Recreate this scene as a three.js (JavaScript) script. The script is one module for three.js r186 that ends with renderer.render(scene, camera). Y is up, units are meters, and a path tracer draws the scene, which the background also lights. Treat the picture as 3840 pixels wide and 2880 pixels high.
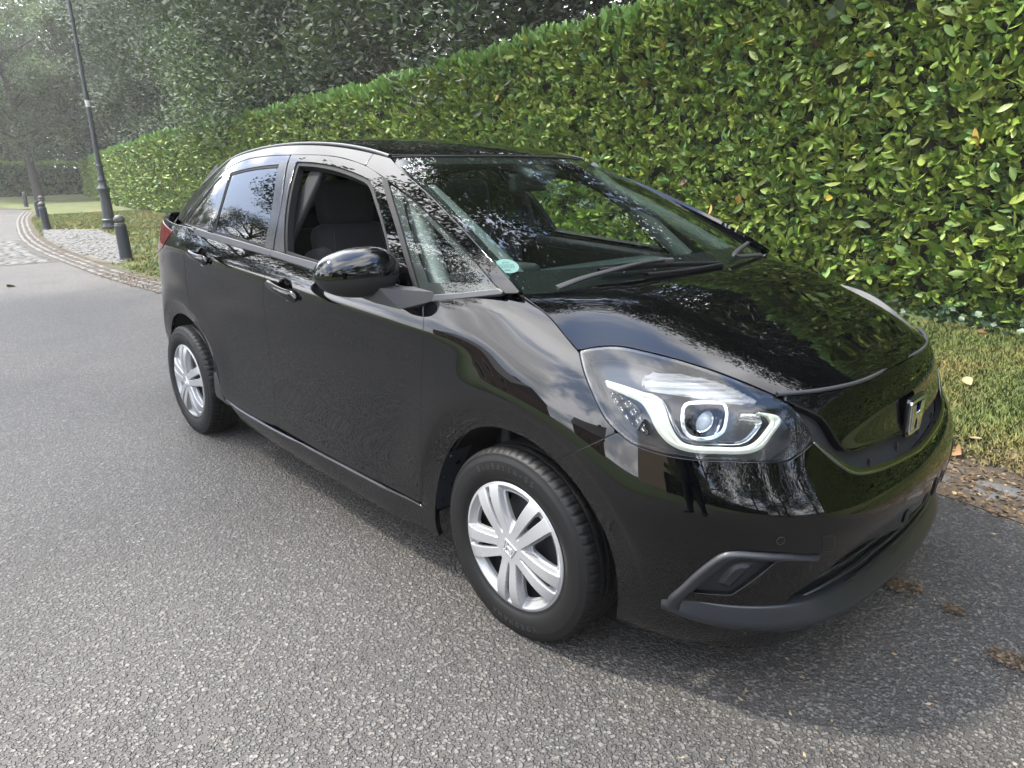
import * as THREE from 'three';
import { mergeGeometries, mergeVertices } from 'three/addons/utils/BufferGeometryUtils.js';
import { RoundedBoxGeometry } from 'three/addons/geometries/RoundedBoxGeometry.js';
import { ImprovedNoise } from 'three/addons/math/ImprovedNoise.js';
import { MarchingCubes } from 'three/addons/objects/MarchingCubes.js';
import { ConvexGeometry } from 'three/addons/geometries/ConvexGeometry.js';
import { FontLoader } from 'three/addons/loaders/FontLoader.js';
import { TextGeometry } from 'three/addons/geometries/TextGeometry.js';

// ---------- camera, sky, sun, exposure ----------
const scene = new THREE.Scene();
const FOCAL = 2615.97, PW = 3840, PH = 2880;                 // focal length in photo pixels
const camera = new THREE.PerspectiveCamera(2 * Math.atan(PH / 2 / FOCAL) * 180 / Math.PI, 4 / 3, 0.05, 900);
camera.position.set(2.58391, 1.34848, 2.1193);
camera.rotation.set(-0.288642, 0.796057, -0.007071, 'YXZ');
camera.updateMatrixWorld();

const renderer = new THREE.WebGLRenderer({ antialias: true });
renderer.setSize(1024, 768);
renderer.toneMapping = THREE.LinearToneMapping;
renderer.toneMappingExposure = 4.55;
renderer.shadowMap.enabled = true;

let seedState = 12345;
function rnd() { seedState = (Math.imul(seedState, 1664525) + 1013904223) >>> 0; return seedState / 4294967296; }
function reseed(n) { seedState = n >>> 0; rnd(); rnd(); }
const rr = (a, b) => a + (b - a) * rnd();
const lerp = (a, b, t) => a + (b - a) * t;
const clamp = (x, a, b) => Math.max(a, Math.min(b, x));
const sstep = (a, b, x) => { const t = clamp((x - a) / (b - a), 0, 1); return t * t * (3 - 2 * t); };
const V = (x, y, z) => new THREE.Vector3(x, y, z);
const noiseGen = new ImprovedNoise();
const noise3 = (x, y, z) => noiseGen.noise(x, y, z);
function fbm(x, y, z, oct = 5, gain = 0.5) { let a = 1, s = 0, n = 0; for (let i = 0; i < oct; i++) { s += a * noise3(x, y, z); n += a; a *= gain; x = x * 2.03 + 7.1; y = y * 2.03 + 3.7; z = z * 2.03 + 1.9; } return s / n; }

const SUN = V(-0.46, 0.80, 0.34).normalize();               // high on the road side towards the car's tail, veiled by thin cloud
{
  const w = 1024, h = 512, d = new Float32Array(w * h * 4);
  for (let j = 0; j < h; j++) {
    const el = ((j + 0.5) / h - 0.5) * Math.PI, y = Math.sin(el), c = Math.cos(el);
    for (let i = 0; i < w; i++) {
      const az = ((i + 0.5) / w - 0.5) * 2 * Math.PI, x = Math.cos(az) * c, z = Math.sin(az) * c, k = (j * w + i) * 4;
      const yy = Math.max(y, 0.0), t = Math.pow(1 - yy, 2.5);
      let r = lerp(0.24, 0.70, t), g = lerp(0.40, 0.80, t), b = lerp(0.76, 0.95, t);
      const sc = 1 / (yy + 0.22), px = x * sc, pz = z * sc;   // a flat cloud layer
      const q = fbm(px * 1.1 + 3.1, 0.3, pz * 1.1 - 1.2, 3);
      const f = fbm(px * 1.5 + q * 0.7, 4.2, pz * 1.5 + q * 0.5, 6, 0.55);
      const cov = sstep(-0.14, 0.12, f + 0.05), bright = 0.86 + 0.95 * sstep(-0.16, 0.34, fbm(px * 2.3 - 5, 8.8, pz * 1.2 + 2, 5) + 0.10);
      r = lerp(r, bright, cov); g = lerp(g, bright * 1.005, cov); b = lerp(b, bright * 1.05, cov);
      const sd = x * SUN.x + y * SUN.y + z * SUN.z, glow = 0.9 * Math.exp((sd - 1) * 9) + 0.16 * Math.exp((sd - 1) * 2.2);
      d[k] = r + glow; d[k + 1] = g + glow * 0.97; d[k + 2] = b + glow * 0.9; d[k + 3] = 1;
    }
  }
  const sky = new THREE.DataTexture(d, w, h, THREE.RGBAFormat, THREE.FloatType);
  sky.mapping = THREE.EquirectangularReflectionMapping; sky.magFilter = THREE.LinearFilter; sky.needsUpdate = true;
  scene.background = sky; scene.environment = sky;
}
const sun = new THREE.DirectionalLight(new THREE.Color(1.0, 0.94, 0.83), 1.95);
sun.position.copy(SUN).multiplyScalar(60); sun.castShadow = true; sun.shadow.radius = 8;
Object.assign(sun.shadow.camera, { left: -60, right: 60, top: 60, bottom: -60, near: 1, far: 160 });
sun.shadow.mapSize.set(4096, 4096);
scene.add(sun, sun.target);

// ---------- naming helpers ----------
const taken = new Map();
function numbered(n) { const k = taken.get(n) || 0; taken.set(n, k + 1); return k ? n + '_' + String(k).padStart(3, '0') : n; }
function thing(name, label, category, group, pos = [0, 0, 0]) {
  const o = new THREE.Group(); o.name = numbered(name); o.position.set(...pos); o.userData = { label, category };
  if (group) o.userData.group = group;
  scene.add(o); return o;
}
function part(parent, name, geo, mat, kind) {
  const m = new THREE.Mesh(geo, mat); m.name = name; m.castShadow = m.receiveShadow = true; if (kind) m.userData.kind = kind;
  parent.add(m); return m;
}
function structure(name, geo, mat, label) {
  const m = new THREE.Mesh(geo, mat); m.name = numbered(name); m.receiveShadow = m.castShadow = true;
  m.userData = { kind: 'structure', label: label, category: name.replace(/_/g, ' ') }; scene.add(m); return m;
}
const lin = (r, g, b) => new THREE.Color().setRGB(r, g, b);
const M = (r, g, b, rough, extra = {}) => new THREE.MeshPhysicalMaterial({ color: lin(r, g, b), roughness: rough, side: THREE.DoubleSide, ...extra });
function geoFrom(pos, idx, nor, uv) {
  const g = new THREE.BufferGeometry();
  g.setAttribute('position', new THREE.Float32BufferAttribute(pos, 3));
  if (uv) g.setAttribute('uv', new THREE.Float32BufferAttribute(uv, 2));
  g.setIndex(idx);
  if (nor) g.setAttribute('normal', new THREE.Float32BufferAttribute(nor, 3)); else g.computeVertexNormals();
  return g;
}
const plain = g => { const h = g.index ? g.toNonIndexed() : g; for (const k of Object.keys(h.attributes)) if (!['position', 'normal', 'uv'].includes(k)) h.deleteAttribute(k); if (!h.attributes.uv) h.setAttribute('uv', new THREE.Float32BufferAttribute(new Float32Array(h.attributes.position.count * 2), 2)); return h; };
const merge = list => mergeGeometries(list.map(plain));
function tf(g, { p = [0, 0, 0], r = [0, 0, 0], s = [1, 1, 1], order = 'XYZ' } = {}) {
  const m = new THREE.Matrix4().compose(V(...p), new THREE.Quaternion().setFromEuler(new THREE.Euler(...r, order)), V(...s));
  return g.clone().applyMatrix4(m);
}
const rbox = (x, y, z, r = 0.01, seg = 2) => new RoundedBoxGeometry(x, y, z, seg, Math.min(r, x / 2.01, y / 2.01, z / 2.01));
const tube = (pts, rad, seg = 24, rs = 8, closed = false) => new THREE.TubeGeometry(new THREE.CatmullRomCurve3(pts.map(p => V(...p)), closed), seg, rad, rs, closed);
function mirrorZ(g) {
  const h = g.clone(), p = h.attributes.position, n = h.attributes.normal;
  for (let i = 0; i < p.count; i++) { p.setZ(i, -p.getZ(i)); if (n) n.setZ(i, -n.getZ(i)); }
  if (h.index) { const a = h.index.array.slice(); for (let i = 0; i < a.length; i += 3) { const t = a[i]; a[i] = a[i + 1]; a[i + 1] = t; } h.setIndex(new THREE.BufferAttribute(a, 1)); }
  else for (const k of Object.keys(h.attributes)) { const a = h.attributes[k], s = a.itemSize; for (let i = 0; i < a.count; i += 3) for (let c = 0; c < s; c++) { const t = a.array[i * s + c]; a.array[i * s + c] = a.array[(i + 1) * s + c]; a.array[(i + 1) * s + c] = t; } }
  return h;
}

// ---------- a photo pixel as a direction; where it meets a surface of the car ----------
const camInv = camera.matrixWorld.clone().invert();
function project(p) { const c = p.clone().applyMatrix4(camInv); return [PW / 2 + FOCAL * c.x / -c.z, PH / 2 - FOCAL * c.y / -c.z]; }
function ray(u, v) { return V((u - PW / 2) / FOCAL, -(v - PH / 2) / FOCAL, -1).transformDirection(camera.matrixWorld); }
function onPlane(u, v, axis, val) { const d = ray(u, v), o = camera.position; return o.clone().addScaledVector(d, (val - o[axis]) / d[axis]); }
function solve(surf, px, seed) {
  let [a, b] = seed;
  for (let it = 0; it < 40; it++) {
    const h = 1e-4, p0 = project(surf(a, b)), pa = project(surf(a + h, b)), pb = project(surf(a, b + h));
    const j11 = (pa[0] - p0[0]) / h, j12 = (pb[0] - p0[0]) / h, j21 = (pa[1] - p0[1]) / h, j22 = (pb[1] - p0[1]) / h;
    const e1 = px[0] - p0[0], e2 = px[1] - p0[1], det = j11 * j22 - j12 * j21;
    if (Math.abs(det) < 1e-3) break;
    let da = (e1 * j22 - e2 * j12) / det, db = (e2 * j11 - e1 * j21) / det;
    const l = Math.hypot(da, db), m = Math.min(1, 0.08 / (l + 1e-12)); a += da * m; b += db * m;
    if (l < 1e-7) break;
  }
  return [a, b];
}
// segments: arrays of photo pixels [u, v] or surface coordinates {p:[a,b]}; each segment is a smooth curve, corners between segments
function outline(surf, seed, ...segs) {
  const out = []; let last = seed;
  for (const seg of segs) {
    const par = seg.map(q => (last = q.p ? q.p : solve(surf, q, last)));
    if (par.length === 1) { out.push(par[0]); continue; }
    const c = new THREE.CatmullRomCurve3(par.map(q => V(q[0], q[1], 0)), false, 'centripetal'), n = par.length === 2 ? 2 : par.length * 6;
    for (let i = 0; i <= n; i++) { const q = c.getPoint(i / n), l = out[out.length - 1]; if (!l || Math.hypot(l[0] - q.x, l[1] - q.y) > 5e-4) out.push([q.x, q.y]); }
  }
  return out;
}
function sdPoly(pts) {
  const n = pts.length;
  let x0 = 1e9, x1 = -1e9, y0 = 1e9, y1 = -1e9; for (const [x, y] of pts) { x0 = Math.min(x0, x); x1 = Math.max(x1, x); y0 = Math.min(y0, y); y1 = Math.max(y1, y); }
  const f = (x, y) => {
    let d = 1e9, s = 1;
    for (let i = 0, j = n - 1; i < n; j = i++) {
      const ex = pts[j][0] - pts[i][0], ey = pts[j][1] - pts[i][1], wx = x - pts[i][0], wy = y - pts[i][1];
      const t = clamp((wx * ex + wy * ey) / (ex * ex + ey * ey + 1e-15), 0, 1), bx = wx - ex * t, by = wy - ey * t;
      d = Math.min(d, bx * bx + by * by);
      const c1 = y >= pts[i][1], c2 = y < pts[j][1], c3 = ex * wy > ey * wx;
      if ((c1 && c2 && c3) || (!c1 && !c2 && !c3)) s = -s;
    }
    return s * Math.sqrt(d);
  };
  f.box = [x0, x1, y0, y1]; return f;
}
const grow = (f, k) => { const g = (x, y) => f(x, y) - k; g.box = f.box && [f.box[0] - k, f.box[1] + k, f.box[2] - k, f.box[3] + k]; return g; };
const cut = (f, ...hs) => { const g = (x, y) => { let d = f(x, y); for (const h of hs) d = Math.max(d, -h(x, y)); return d; }; g.box = f.box; return g; };
const both = (f, ...hs) => { const g = (x, y) => { let d = f(x, y); for (const h of hs) d = Math.max(d, h(x, y)); return d; }; g.box = f.box; return g; };
function frame(surf, a, b, sgn) {
  const h = 4e-4, p = surf(a, b), pa = surf(a + h, b).sub(surf(a - h, b)), pb = surf(a, b + h).sub(surf(a, b - h));
  return [p, pa.cross(pb).normalize().multiplyScalar(sgn)];
}
// the piece of a surface inside an outline, as a sheet with a rounded, turned-in rim
function panel(surf, sd, o = {}) {
  const { cell = 0.01, off = 0, depth = 0.012, bevel = 0.0016, sgn = surf.sgn || 1, uvScale = 1, lift } = o;
  const [bx0, bx1, by0, by1] = o.box || sd.box, x0 = bx0 - cell, y0 = by0 - cell, nx = Math.ceil((bx1 - x0) / cell) + 2, ny = Math.ceil((by1 - y0) / cell) + 2;
  const val = new Float32Array(nx * ny);
  for (let j = 0; j < ny; j++) for (let i = 0; i < nx; i++) { let d = sd(x0 + i * cell, y0 + j * cell); if (Math.abs(d) < 1e-5) d = 1e-5; val[j * nx + i] = d; }
  const P = [], N = [], UV = [], I = [], ids = new Map(), B = [];
  const vert = (a, b) => {
    let [p, n] = frame(surf, a, b, sgn);
    const l = off + (lift ? lift(a, b) : 0); if (lift) { const h = 1e-3, [pa] = [surf(a + h, b).sub(surf(a - h, b))], pb = surf(a, b + h).sub(surf(a, b - h)); const n0 = n.clone(); pa.addScaledVector(n0, lift(a + h, b) - lift(a - h, b)); pb.addScaledVector(n0, lift(a, b + h) - lift(a, b - h)); n = pa.cross(pb).normalize().multiplyScalar(sgn); p.addScaledVector(n0, l); } else p.addScaledVector(n, l);
    P.push(p.x, p.y, p.z); N.push(n.x, n.y, n.z); UV.push(a * uvScale, b * uvScale); return P.length / 3 - 1;
  };
  const gv = (i, j) => { const k = 'g' + (j * nx + i); let id = ids.get(k); if (id === undefined) ids.set(k, id = vert(x0 + i * cell, y0 + j * cell)); return id; };
  const ev = (i, j, hor) => {
    const k = (hor ? 'h' : 'v') + (j * nx + i); let id = ids.get(k); if (id !== undefined) return id;
    let ax = x0 + i * cell, ay = y0 + j * cell, bx = ax + (hor ? cell : 0), by = ay + (hor ? 0 : cell), fa = val[j * nx + i], fb = val[(j + (hor ? 0 : 1)) * nx + i + (hor ? 1 : 0)];
    let t = 0.5, lo = 0, hi = 1, flo = fa, fhi = fb;
    for (let q = 0; q < 5; q++) { t = clamp(lo + (hi - lo) * flo / (flo - fhi), lo + (hi - lo) * 0.02, hi - (hi - lo) * 0.02); const f = sd(lerp(ax, bx, t), lerp(ay, by, t)); if ((f < 0) === (flo < 0)) { lo = t; flo = f; } else { hi = t; fhi = f; } if (Math.abs(f) < 1e-5) break; }
    ids.set(k, id = vert(lerp(ax, bx, t), lerp(ay, by, t))); return id;
  };
  for (let j = 0; j < ny - 1; j++) for (let i = 0; i < nx - 1; i++) {
    const c = [val[j * nx + i], val[j * nx + i + 1], val[(j + 1) * nx + i + 1], val[(j + 1) * nx + i]], m = (c[0] < 0) | (c[1] < 0) << 1 | (c[2] < 0) << 2 | (c[3] < 0) << 3;
    if (!m) continue;
    const poly = [], onEdge = [];
    const corner = [() => gv(i, j), () => gv(i + 1, j), () => gv(i + 1, j + 1), () => gv(i, j + 1)], edge = [() => ev(i, j, true), () => ev(i + 1, j, false), () => ev(i, j + 1, true), () => ev(i, j, false)];
    if (m === 5 || m === 10) {
      for (const q of m === 5 ? [0, 2] : [1, 3]) { const a = edge[(q + 3) % 4](), b = corner[q](), e = edge[q](); I.push(a, b, e); B.push([e, a]); }
      continue;
    }
    for (let q = 0; q < 4; q++) { const inA = c[q] < 0, inB = c[(q + 1) % 4] < 0; if (inA) { poly.push(corner[q]()); onEdge.push(0); } if (inA !== inB) { poly.push(edge[q]()); onEdge.push(inA ? 1 : 2); } }
    for (let q = 1; q < poly.length - 1; q++) I.push(poly[0], poly[q], poly[q + 1]);
    const a = onEdge.indexOf(1), b = onEdge.indexOf(2); if (a >= 0 && b >= 0) B.push([poly[a], poly[b]]);
  }
  if (sgn < 0) for (let k = 0; k < I.length; k += 3) { const t = I[k]; I[k] = I[k + 1]; I[k + 1] = t; }
  if (depth > 0) {
    const outs = new Map(), v3 = i => V(P[3 * i], P[3 * i + 1], P[3 * i + 2]), n3 = i => V(N[3 * i], N[3 * i + 1], N[3 * i + 2]);
    for (const [a, b] of B) { const t = v3(b).sub(v3(a)); for (const q of [a, b]) { const w = t.clone().cross(n3(q)).multiplyScalar(sgn); if (!outs.has(q)) outs.set(q, V(0, 0, 0)); outs.get(q).add(w); } }
    const r1 = new Map(), r2 = new Map(), r3 = new Map();
    for (const [q, w] of outs) {
      w.normalize(); const p = v3(q), n = n3(q), add = (pos, nor) => { P.push(pos.x, pos.y, pos.z); N.push(nor.x, nor.y, nor.z); UV.push(UV[2 * q], UV[2 * q + 1]); return P.length / 3 - 1; };
      const mid = n.clone().add(w).normalize();
      r1.set(q, add(p.clone().addScaledVector(w, bevel * 0.7).addScaledVector(n, -bevel * 0.3), mid));
      r2.set(q, add(p.clone().addScaledVector(w, bevel).addScaledVector(n, -bevel), w));
      r3.set(q, add(p.clone().addScaledVector(w, bevel).addScaledVector(n, -depth), w));
    }
    for (const [a, b] of B) for (const [m0, m1] of [[null, r1], [r1, r2], [r2, r3]]) { const A = m0 ? m0.get(a) : a, C = m0 ? m0.get(b) : b; if (sgn > 0) I.push(C, A, m1.get(a), C, m1.get(a), m1.get(b)); else I.push(A, C, m1.get(a), C, m1.get(b), m1.get(a)); }
  }
  return geoFrom(P, I, N, UV);
}
// ---------- the car's surfaces (x forward, y up, z to its right side; metres) ----------
const WB = 1.2585, AXLE = 0.293;
function natural(xs, ys) {                                   // natural cubic spline, straight beyond its ends
  const n = xs.length, a = new Float64Array(n), b = new Float64Array(n), c = new Float64Array(n), r = new Float64Array(n), m = new Float64Array(n);
  b[0] = b[n - 1] = 1;
  for (let i = 1; i < n - 1; i++) { const h0 = xs[i] - xs[i - 1], h1 = xs[i + 1] - xs[i]; a[i] = h0; b[i] = 2 * (h0 + h1); c[i] = h1; r[i] = 6 * ((ys[i + 1] - ys[i]) / h1 - (ys[i] - ys[i - 1]) / h0); }
  for (let i = 1; i < n; i++) { const w = a[i] / b[i - 1]; b[i] -= w * c[i - 1]; r[i] -= w * r[i - 1]; }
  m[n - 1] = r[n - 1] / b[n - 1]; for (let i = n - 2; i >= 0; i--) m[i] = (r[i] - c[i] * m[i + 1]) / b[i];
  return x => {
    let i = 0; while (i < n - 2 && x > xs[i + 1]) i++;
    const h = xs[i + 1] - xs[i], t = (x - xs[i]) / h, slope = (ys[i + 1] - ys[i]) / h;
    if (x < xs[0]) return ys[0] + (slope - h * (2 * m[0] + m[1]) / 6) * (x - xs[0]);
    if (x > xs[n - 1]) return ys[n - 1] + (slope + h * (m[n - 2] + 2 * m[n - 1]) / 6) * (x - xs[n - 1]);
    return ys[i] + (x - xs[i]) * (slope - h * (2 * m[i] + m[i + 1]) / 6) + (x - xs[i]) ** 2 * m[i] / 2 + (x - xs[i]) ** 3 * (m[i + 1] - m[i]) / (6 * h);
  };
}
const curve = raw => { const pts = raw.slice().sort((a, b) => a[0] - b[0]); return natural(pts.map(p => p[0]), pts.map(p => p[1])); };
// plan outline at the widest height, from the middle of the nose round the right side to the middle of the tail: a cubic B-spline
const PLAN = [[2.11, -0.32], [2.115, 0], [2.105, 0.32], [2.055, 0.56], [1.90, 0.735], [1.66, 0.825], [1.36, 0.848], [1.0, 0.850], [0.6, 0.848], [0.2, 0.848], [-0.2, 0.848], [-0.6, 0.847], [-1.0, 0.846], [-1.32, 0.842], [-1.62, 0.805], [-1.86, 0.68], [-1.955, 0.42], [-1.965, 0], [-1.955, -0.42]];
function planAt(t) {
  const n = PLAN.length - 3; t = clamp(t, 0, n - 1e-9); const i = Math.floor(t), f = t - i, w = [(1 - f) ** 3 / 6, (3 * f ** 3 - 6 * f * f + 4) / 6, (-3 * f ** 3 + 3 * f * f + 3 * f + 1) / 6, f ** 3 / 6];
  const d = [-((1 - f) ** 2) / 2, (3 * f * f - 4 * f) / 2, (-3 * f * f + 2 * f + 1) / 2, f * f / 2];
  let x = 0, z = 0, dx = 0, dz = 0; for (let k = 0; k < 4; k++) { const q = PLAN[i + k]; x += w[k] * q[0]; z += w[k] * q[1]; dx += d[k] * q[0]; dz += d[k] * q[1]; }
  const l = Math.hypot(dx, dz); return [x, z, dz / l, -dx / l, l];      // point, outward normal, speed
}
const ARC = []; { const n = 6000, T = PLAN.length - 3; let s = 0, last = null; for (let i = 0; i <= n; i++) { const t = i / n * T, q = planAt(t); if (last) s += Math.hypot(q[0] - last[0], q[1] - last[1]); ARC.push([s, t, q[0], q[1]]); last = q; } }
const ARCLEN = ARC[ARC.length - 1][0];
function tOfS(s) { let lo = 0, hi = ARC.length - 1; while (hi - lo > 1) { const m = (lo + hi) >> 1; if (ARC[m][0] <= s) lo = m; else hi = m; } return lerp(ARC[lo][1], ARC[hi][1], (s - ARC[lo][0]) / (ARC[hi][0] - ARC[lo][0])); }
const sOfX = x => { for (let i = 1; i < ARC.length; i++) if (ARC[i][3] > 0.3 && ARC[i][2] <= x) return ARC[i][0]; return ARCLEN; };
const belt = curve([[-1.75, 1.165], [-1.04, 1.125], [-0.5, 1.09], [-0.08, 1.055], [0.4, 1.03], [0.893, 1.0], [1.2, 1.0], [1.5, 1.0]]);
// inset from the plan outline, by height, at stations along it
const door = x => { const b = belt(x); return [[b - 0.96, 0.12], [b - 0.86, 0.036], [b - 0.80, 0.016], [b - 0.735, 0.021], [b - 0.66, 0.029], [b - 0.55, 0.032], [b - 0.40, 0.026], [b - 0.27, 0.017], [b - 0.16, 0.009], [b - 0.115, 0.004], [b - 0.075, 0.013], [b - 0.035, 0.028], [b, 0.042], [b + 0.06, 0.075]]; };
const STATIONS = [
  [0, [[0.12, 0.12], [0.2, 0.075], [0.3, 0.035], [0.4, 0.014], [0.5, 0.006], [0.55, 0.012], [0.6, 0.036], [0.64, 0.06], [0.7, 0.074], [0.76, 0.080], [0.80, 0.092], [0.834, 0.115], [0.87, 0.17]]],
  [0.34, [[0.12, 0.12], [0.2, 0.075], [0.3, 0.04], [0.42, 0.02], [0.5, 0.014], [0.56, 0.028], [0.62, 0.06], [0.66, 0.085], [0.72, 0.098], [0.78, 0.112], [0.82, 0.13], [0.87, 0.19]]],
  [0.62, [[0.12, 0.12], [0.2, 0.072], [0.3, 0.045], [0.42, 0.03], [0.5, 0.018], [0.57, 0.022], [0.63, 0.045], [0.7, 0.078], [0.78, 0.118], [0.83, 0.155], [0.88, 0.22]]],
  [0.86, [[0.12, 0.11], [0.2, 0.062], [0.3, 0.038], [0.4, 0.026], [0.5, 0.012], [0.58, 0.008], [0.66, 0.026], [0.74, 0.056], [0.82, 0.1], [0.88, 0.15], [0.94, 0.22]]],
  [sOfX(1.62), [[0.12, 0.1], [0.2, 0.05], [0.3, 0.024], [0.4, 0.014], [0.5, 0.004], [0.6, 0.0], [0.7, 0.008], [0.78, 0.022], [0.85, 0.048], [0.9, 0.08], [0.95, 0.13], [1.0, 0.2]]],
  [sOfX(1.36), [[0.12, 0.1], [0.2, 0.05], [0.3, 0.024], [0.45, 0.012], [0.6, 0.004], [0.7, 0.006], [0.8, 0.02], [0.88, 0.044], [0.93, 0.072], [0.98, 0.112], [1.04, 0.19]]],
  [sOfX(1.14), [[0.12, 0.1], [0.22, 0.034], [0.3, 0.02], [0.45, 0.02], [0.6, 0.014], [0.72, 0.008], [0.82, 0.012], [0.9, 0.026], [0.96, 0.046], [1.01, 0.072], [1.05, 0.12], [1.1, 0.2]]],
  [sOfX(0.86), door(0.86)], [sOfX(0.5), door(0.5)], [sOfX(0.1), door(0.1)], [sOfX(-0.4), door(-0.4)], [sOfX(-0.85), door(-0.85)], [sOfX(-1.2), door(-1.2)],
  [sOfX(-1.5), [[0.12, 0.1], [0.2, 0.05], [0.3, 0.022], [0.4, 0.016], [0.6, 0.016], [0.75, 0.012], [0.88, 0.008], [0.98, 0.014], [1.06, 0.03], [1.13, 0.05], [1.2, 0.09]]],
  [sOfX(-1.75), [[0.12, 0.1], [0.2, 0.05], [0.3, 0.02], [0.45, 0.01], [0.6, 0.01], [0.75, 0.016], [0.88, 0.022], [0.98, 0.04], [1.06, 0.07], [1.13, 0.1], [1.2, 0.13]]],
  [ARCLEN, [[0.12, 0.1], [0.2, 0.05], [0.3, 0.02], [0.45, 0.01], [0.55, 0.02], [0.65, 0.06], [0.75, 0.07], [0.88, 0.08], [0.98, 0.1], [1.06, 0.13], [1.13, 0.17], [1.2, 0.2]]],
].map(([s, p]) => [s, curve(p)]);
const stationIndex = natural(STATIONS.map(q => q[0]), STATIONS.map((q, i) => i));
function inset(s, y) {                                       // B-spline blend of the station profiles
  const n = STATIONS.length, k = clamp(stationIndex(s), 0, n - 1 - 1e-9), i = Math.floor(k), f = k - i;
  const w = [(1 - f) ** 3 / 6, (3 * f ** 3 - 6 * f * f + 4) / 6, (-3 * f ** 3 + 3 * f * f + 3 * f + 1) / 6, f ** 3 / 6];
  let d = 0; for (let q = 0; q < 4; q++) { let j = i - 1 + q; if (j < 0) j = -j; if (j > n - 1) j = 2 * (n - 1) - j; d += w[q] * STATIONS[j][1](y); }
  return d;
}
const ARCH_R = 0.368, FLARE_R = 0.458;
function flare(x, y) {                                       // swelling round the wheel arches, its lip turned in
  let d = 0;
  for (const wx of [WB, -WB]) {
    const r = Math.hypot(x - wx, y - AXLE); if (r > 0.8) continue;
    const low = sstep(0.22, 0.56, y);
    d += low * (r > FLARE_R ? 0.014 * Math.exp(-(((r - FLARE_R) / 0.10) ** 2)) : 0.014 - 0.26 * (FLARE_R - r) * sstep(0, 0.025, FLARE_R - r));
  }
  return d;
}
const HANDLES = [[0.012, 0.929], [-0.80, 0.997]];             // centres of the door-handle cups (x, y)
function cups(x, y) { let d = 0; for (const [hx, hy] of HANDLES) { const q = Math.hypot((x - hx + 0.0) / 0.062, (y - hy) / 0.046); if (q < 1.25) d += 0.024 * (1 - sstep(0.35, 1.0, q)); } return d; }
function lower(s, y) {
  if (s < 0) { const m = lower(-s, y); m.z = -m.z; return m; }
  const q = planAt(tOfS(clamp(s, 0, ARCLEN))), onSide = q[1] > 0.6;
  let d = inset(s, y); if (onSide) d += -flare(q[0], y) + cups(q[0], y);
  return V(q[0] - q[2] * d, y, q[1] - q[3] * d);
}
lower.sgn = -1;
// side of the cabin above the belt
const beltZ = curve([[-1.85, 0.50], [-1.6, 0.625], [-1.45, 0.695], [-1.28, 0.75], [-1.1, 0.782], [-0.7, 0.805], [0, 0.811], [0.5, 0.807], [0.9, 0.795], [1.2, 0.770], [1.4, 0.74]]);
const lean = curve([[-1.7, 2.0], [-1.5, 1.88], [-1.33, 1.66], [-1.15, 1.36], [-1.0, 1.13], [-0.8, 0.98], [-0.6, 0.925], [-0.1, 0.91], [0.35, 0.975], [0.8, 0.975], [1.25, 1.0]]);
function cabin(x, y) {
  const dy = y - belt(x) , e = Math.max(dy, -0.05);
  let z = beltZ(x) - lean(x) * (0.34 * e + 0.84 * e * Math.abs(e));
  return V(x, y, z);
}
cabin.sgn = 1;
// bonnet
const hoodMid = curve([[1.0, 1.055], [1.2, 1.055], [1.35, 1.047], [1.5, 1.02], [1.65, 0.973], [1.8, 0.922], [1.9, 0.880], [1.97, 0.847], [2.03, 0.80]]);
const hoodEdgeZ = curve([[1.1, 0.74], [1.25, 0.745], [1.43, 0.735], [1.6, 0.69], [1.75, 0.625], [1.89, 0.53], [2.0, 0.43]]);
const hoodDrop = curve([[1.0, 0.02], [1.2, 0.022], [1.32, 0.07], [1.43, 0.118], [1.6, 0.125], [1.75, 0.105], [1.89, 0.075], [2.0, 0.05]]);
function hood(x, z) { const r = Math.abs(z) / hoodEdgeZ(x), dr = hoodDrop(x), q = Math.max(0, r - 0.60) / 0.40; return V(x, hoodMid(x) - 0.018 * r * r - (dr - 0.018) * q * q, z); }
hood.sgn = -1;
// roof
const roofMid = curve([[0.62, 1.385], [0.48, 1.428], [0.3, 1.468], [0.05, 1.503], [-0.3, 1.524], [-0.7, 1.516], [-1.1, 1.484], [-1.45, 1.437], [-1.7, 1.39]]);
const roofFall = curve([[0.6, 0.06], [0.0, 0.06], [-0.5, 0.07], [-0.8, 0.16], [-1.0, 0.37], [-1.15, 0.68], [-1.33, 1.05], [-1.5, 1.40], [-1.7, 1.7]]);
function roof(x, z) { const a = Math.abs(z); return V(x, roofMid(x) - 0.075 * a * a - roofFall(x) * Math.max(0, a - 0.25) ** 2, z); }
roof.sgn = -1;
// windscreen: t from the roof (0) to the bonnet (1), w across from -1 to 1
const wsEdge = [curve([[0, 0.352], [0.3, 0.605], [0.6, 0.86], [0.85, 1.07], [1, 1.195]]), curve([[0, 1.420], [0.3, 1.322], [0.6, 1.205], [0.85, 1.10], [1, 1.034]]), curve([[0, 0.558], [0.3, 0.618], [0.6, 0.672], [0.85, 0.712], [1, 0.735]])];
const wsMid = [curve([[0, 0.482], [0.5, 0.93], [1, 1.375]]), curve([[0, 1.427], [0.5, 1.245], [1, 1.03]])];
function screen(t, w) { const a = Math.pow(Math.abs(w), 2.3); return V(lerp(wsMid[0](t), wsEdge[0](t), a), lerp(wsMid[1](t), wsEdge[1](t), a), w * wsEdge[2](t)); }
screen.sgn = -1;
const S = (x, y) => ({ p: [sOfX(x), y] });                   // a point of the lower body by x
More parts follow.
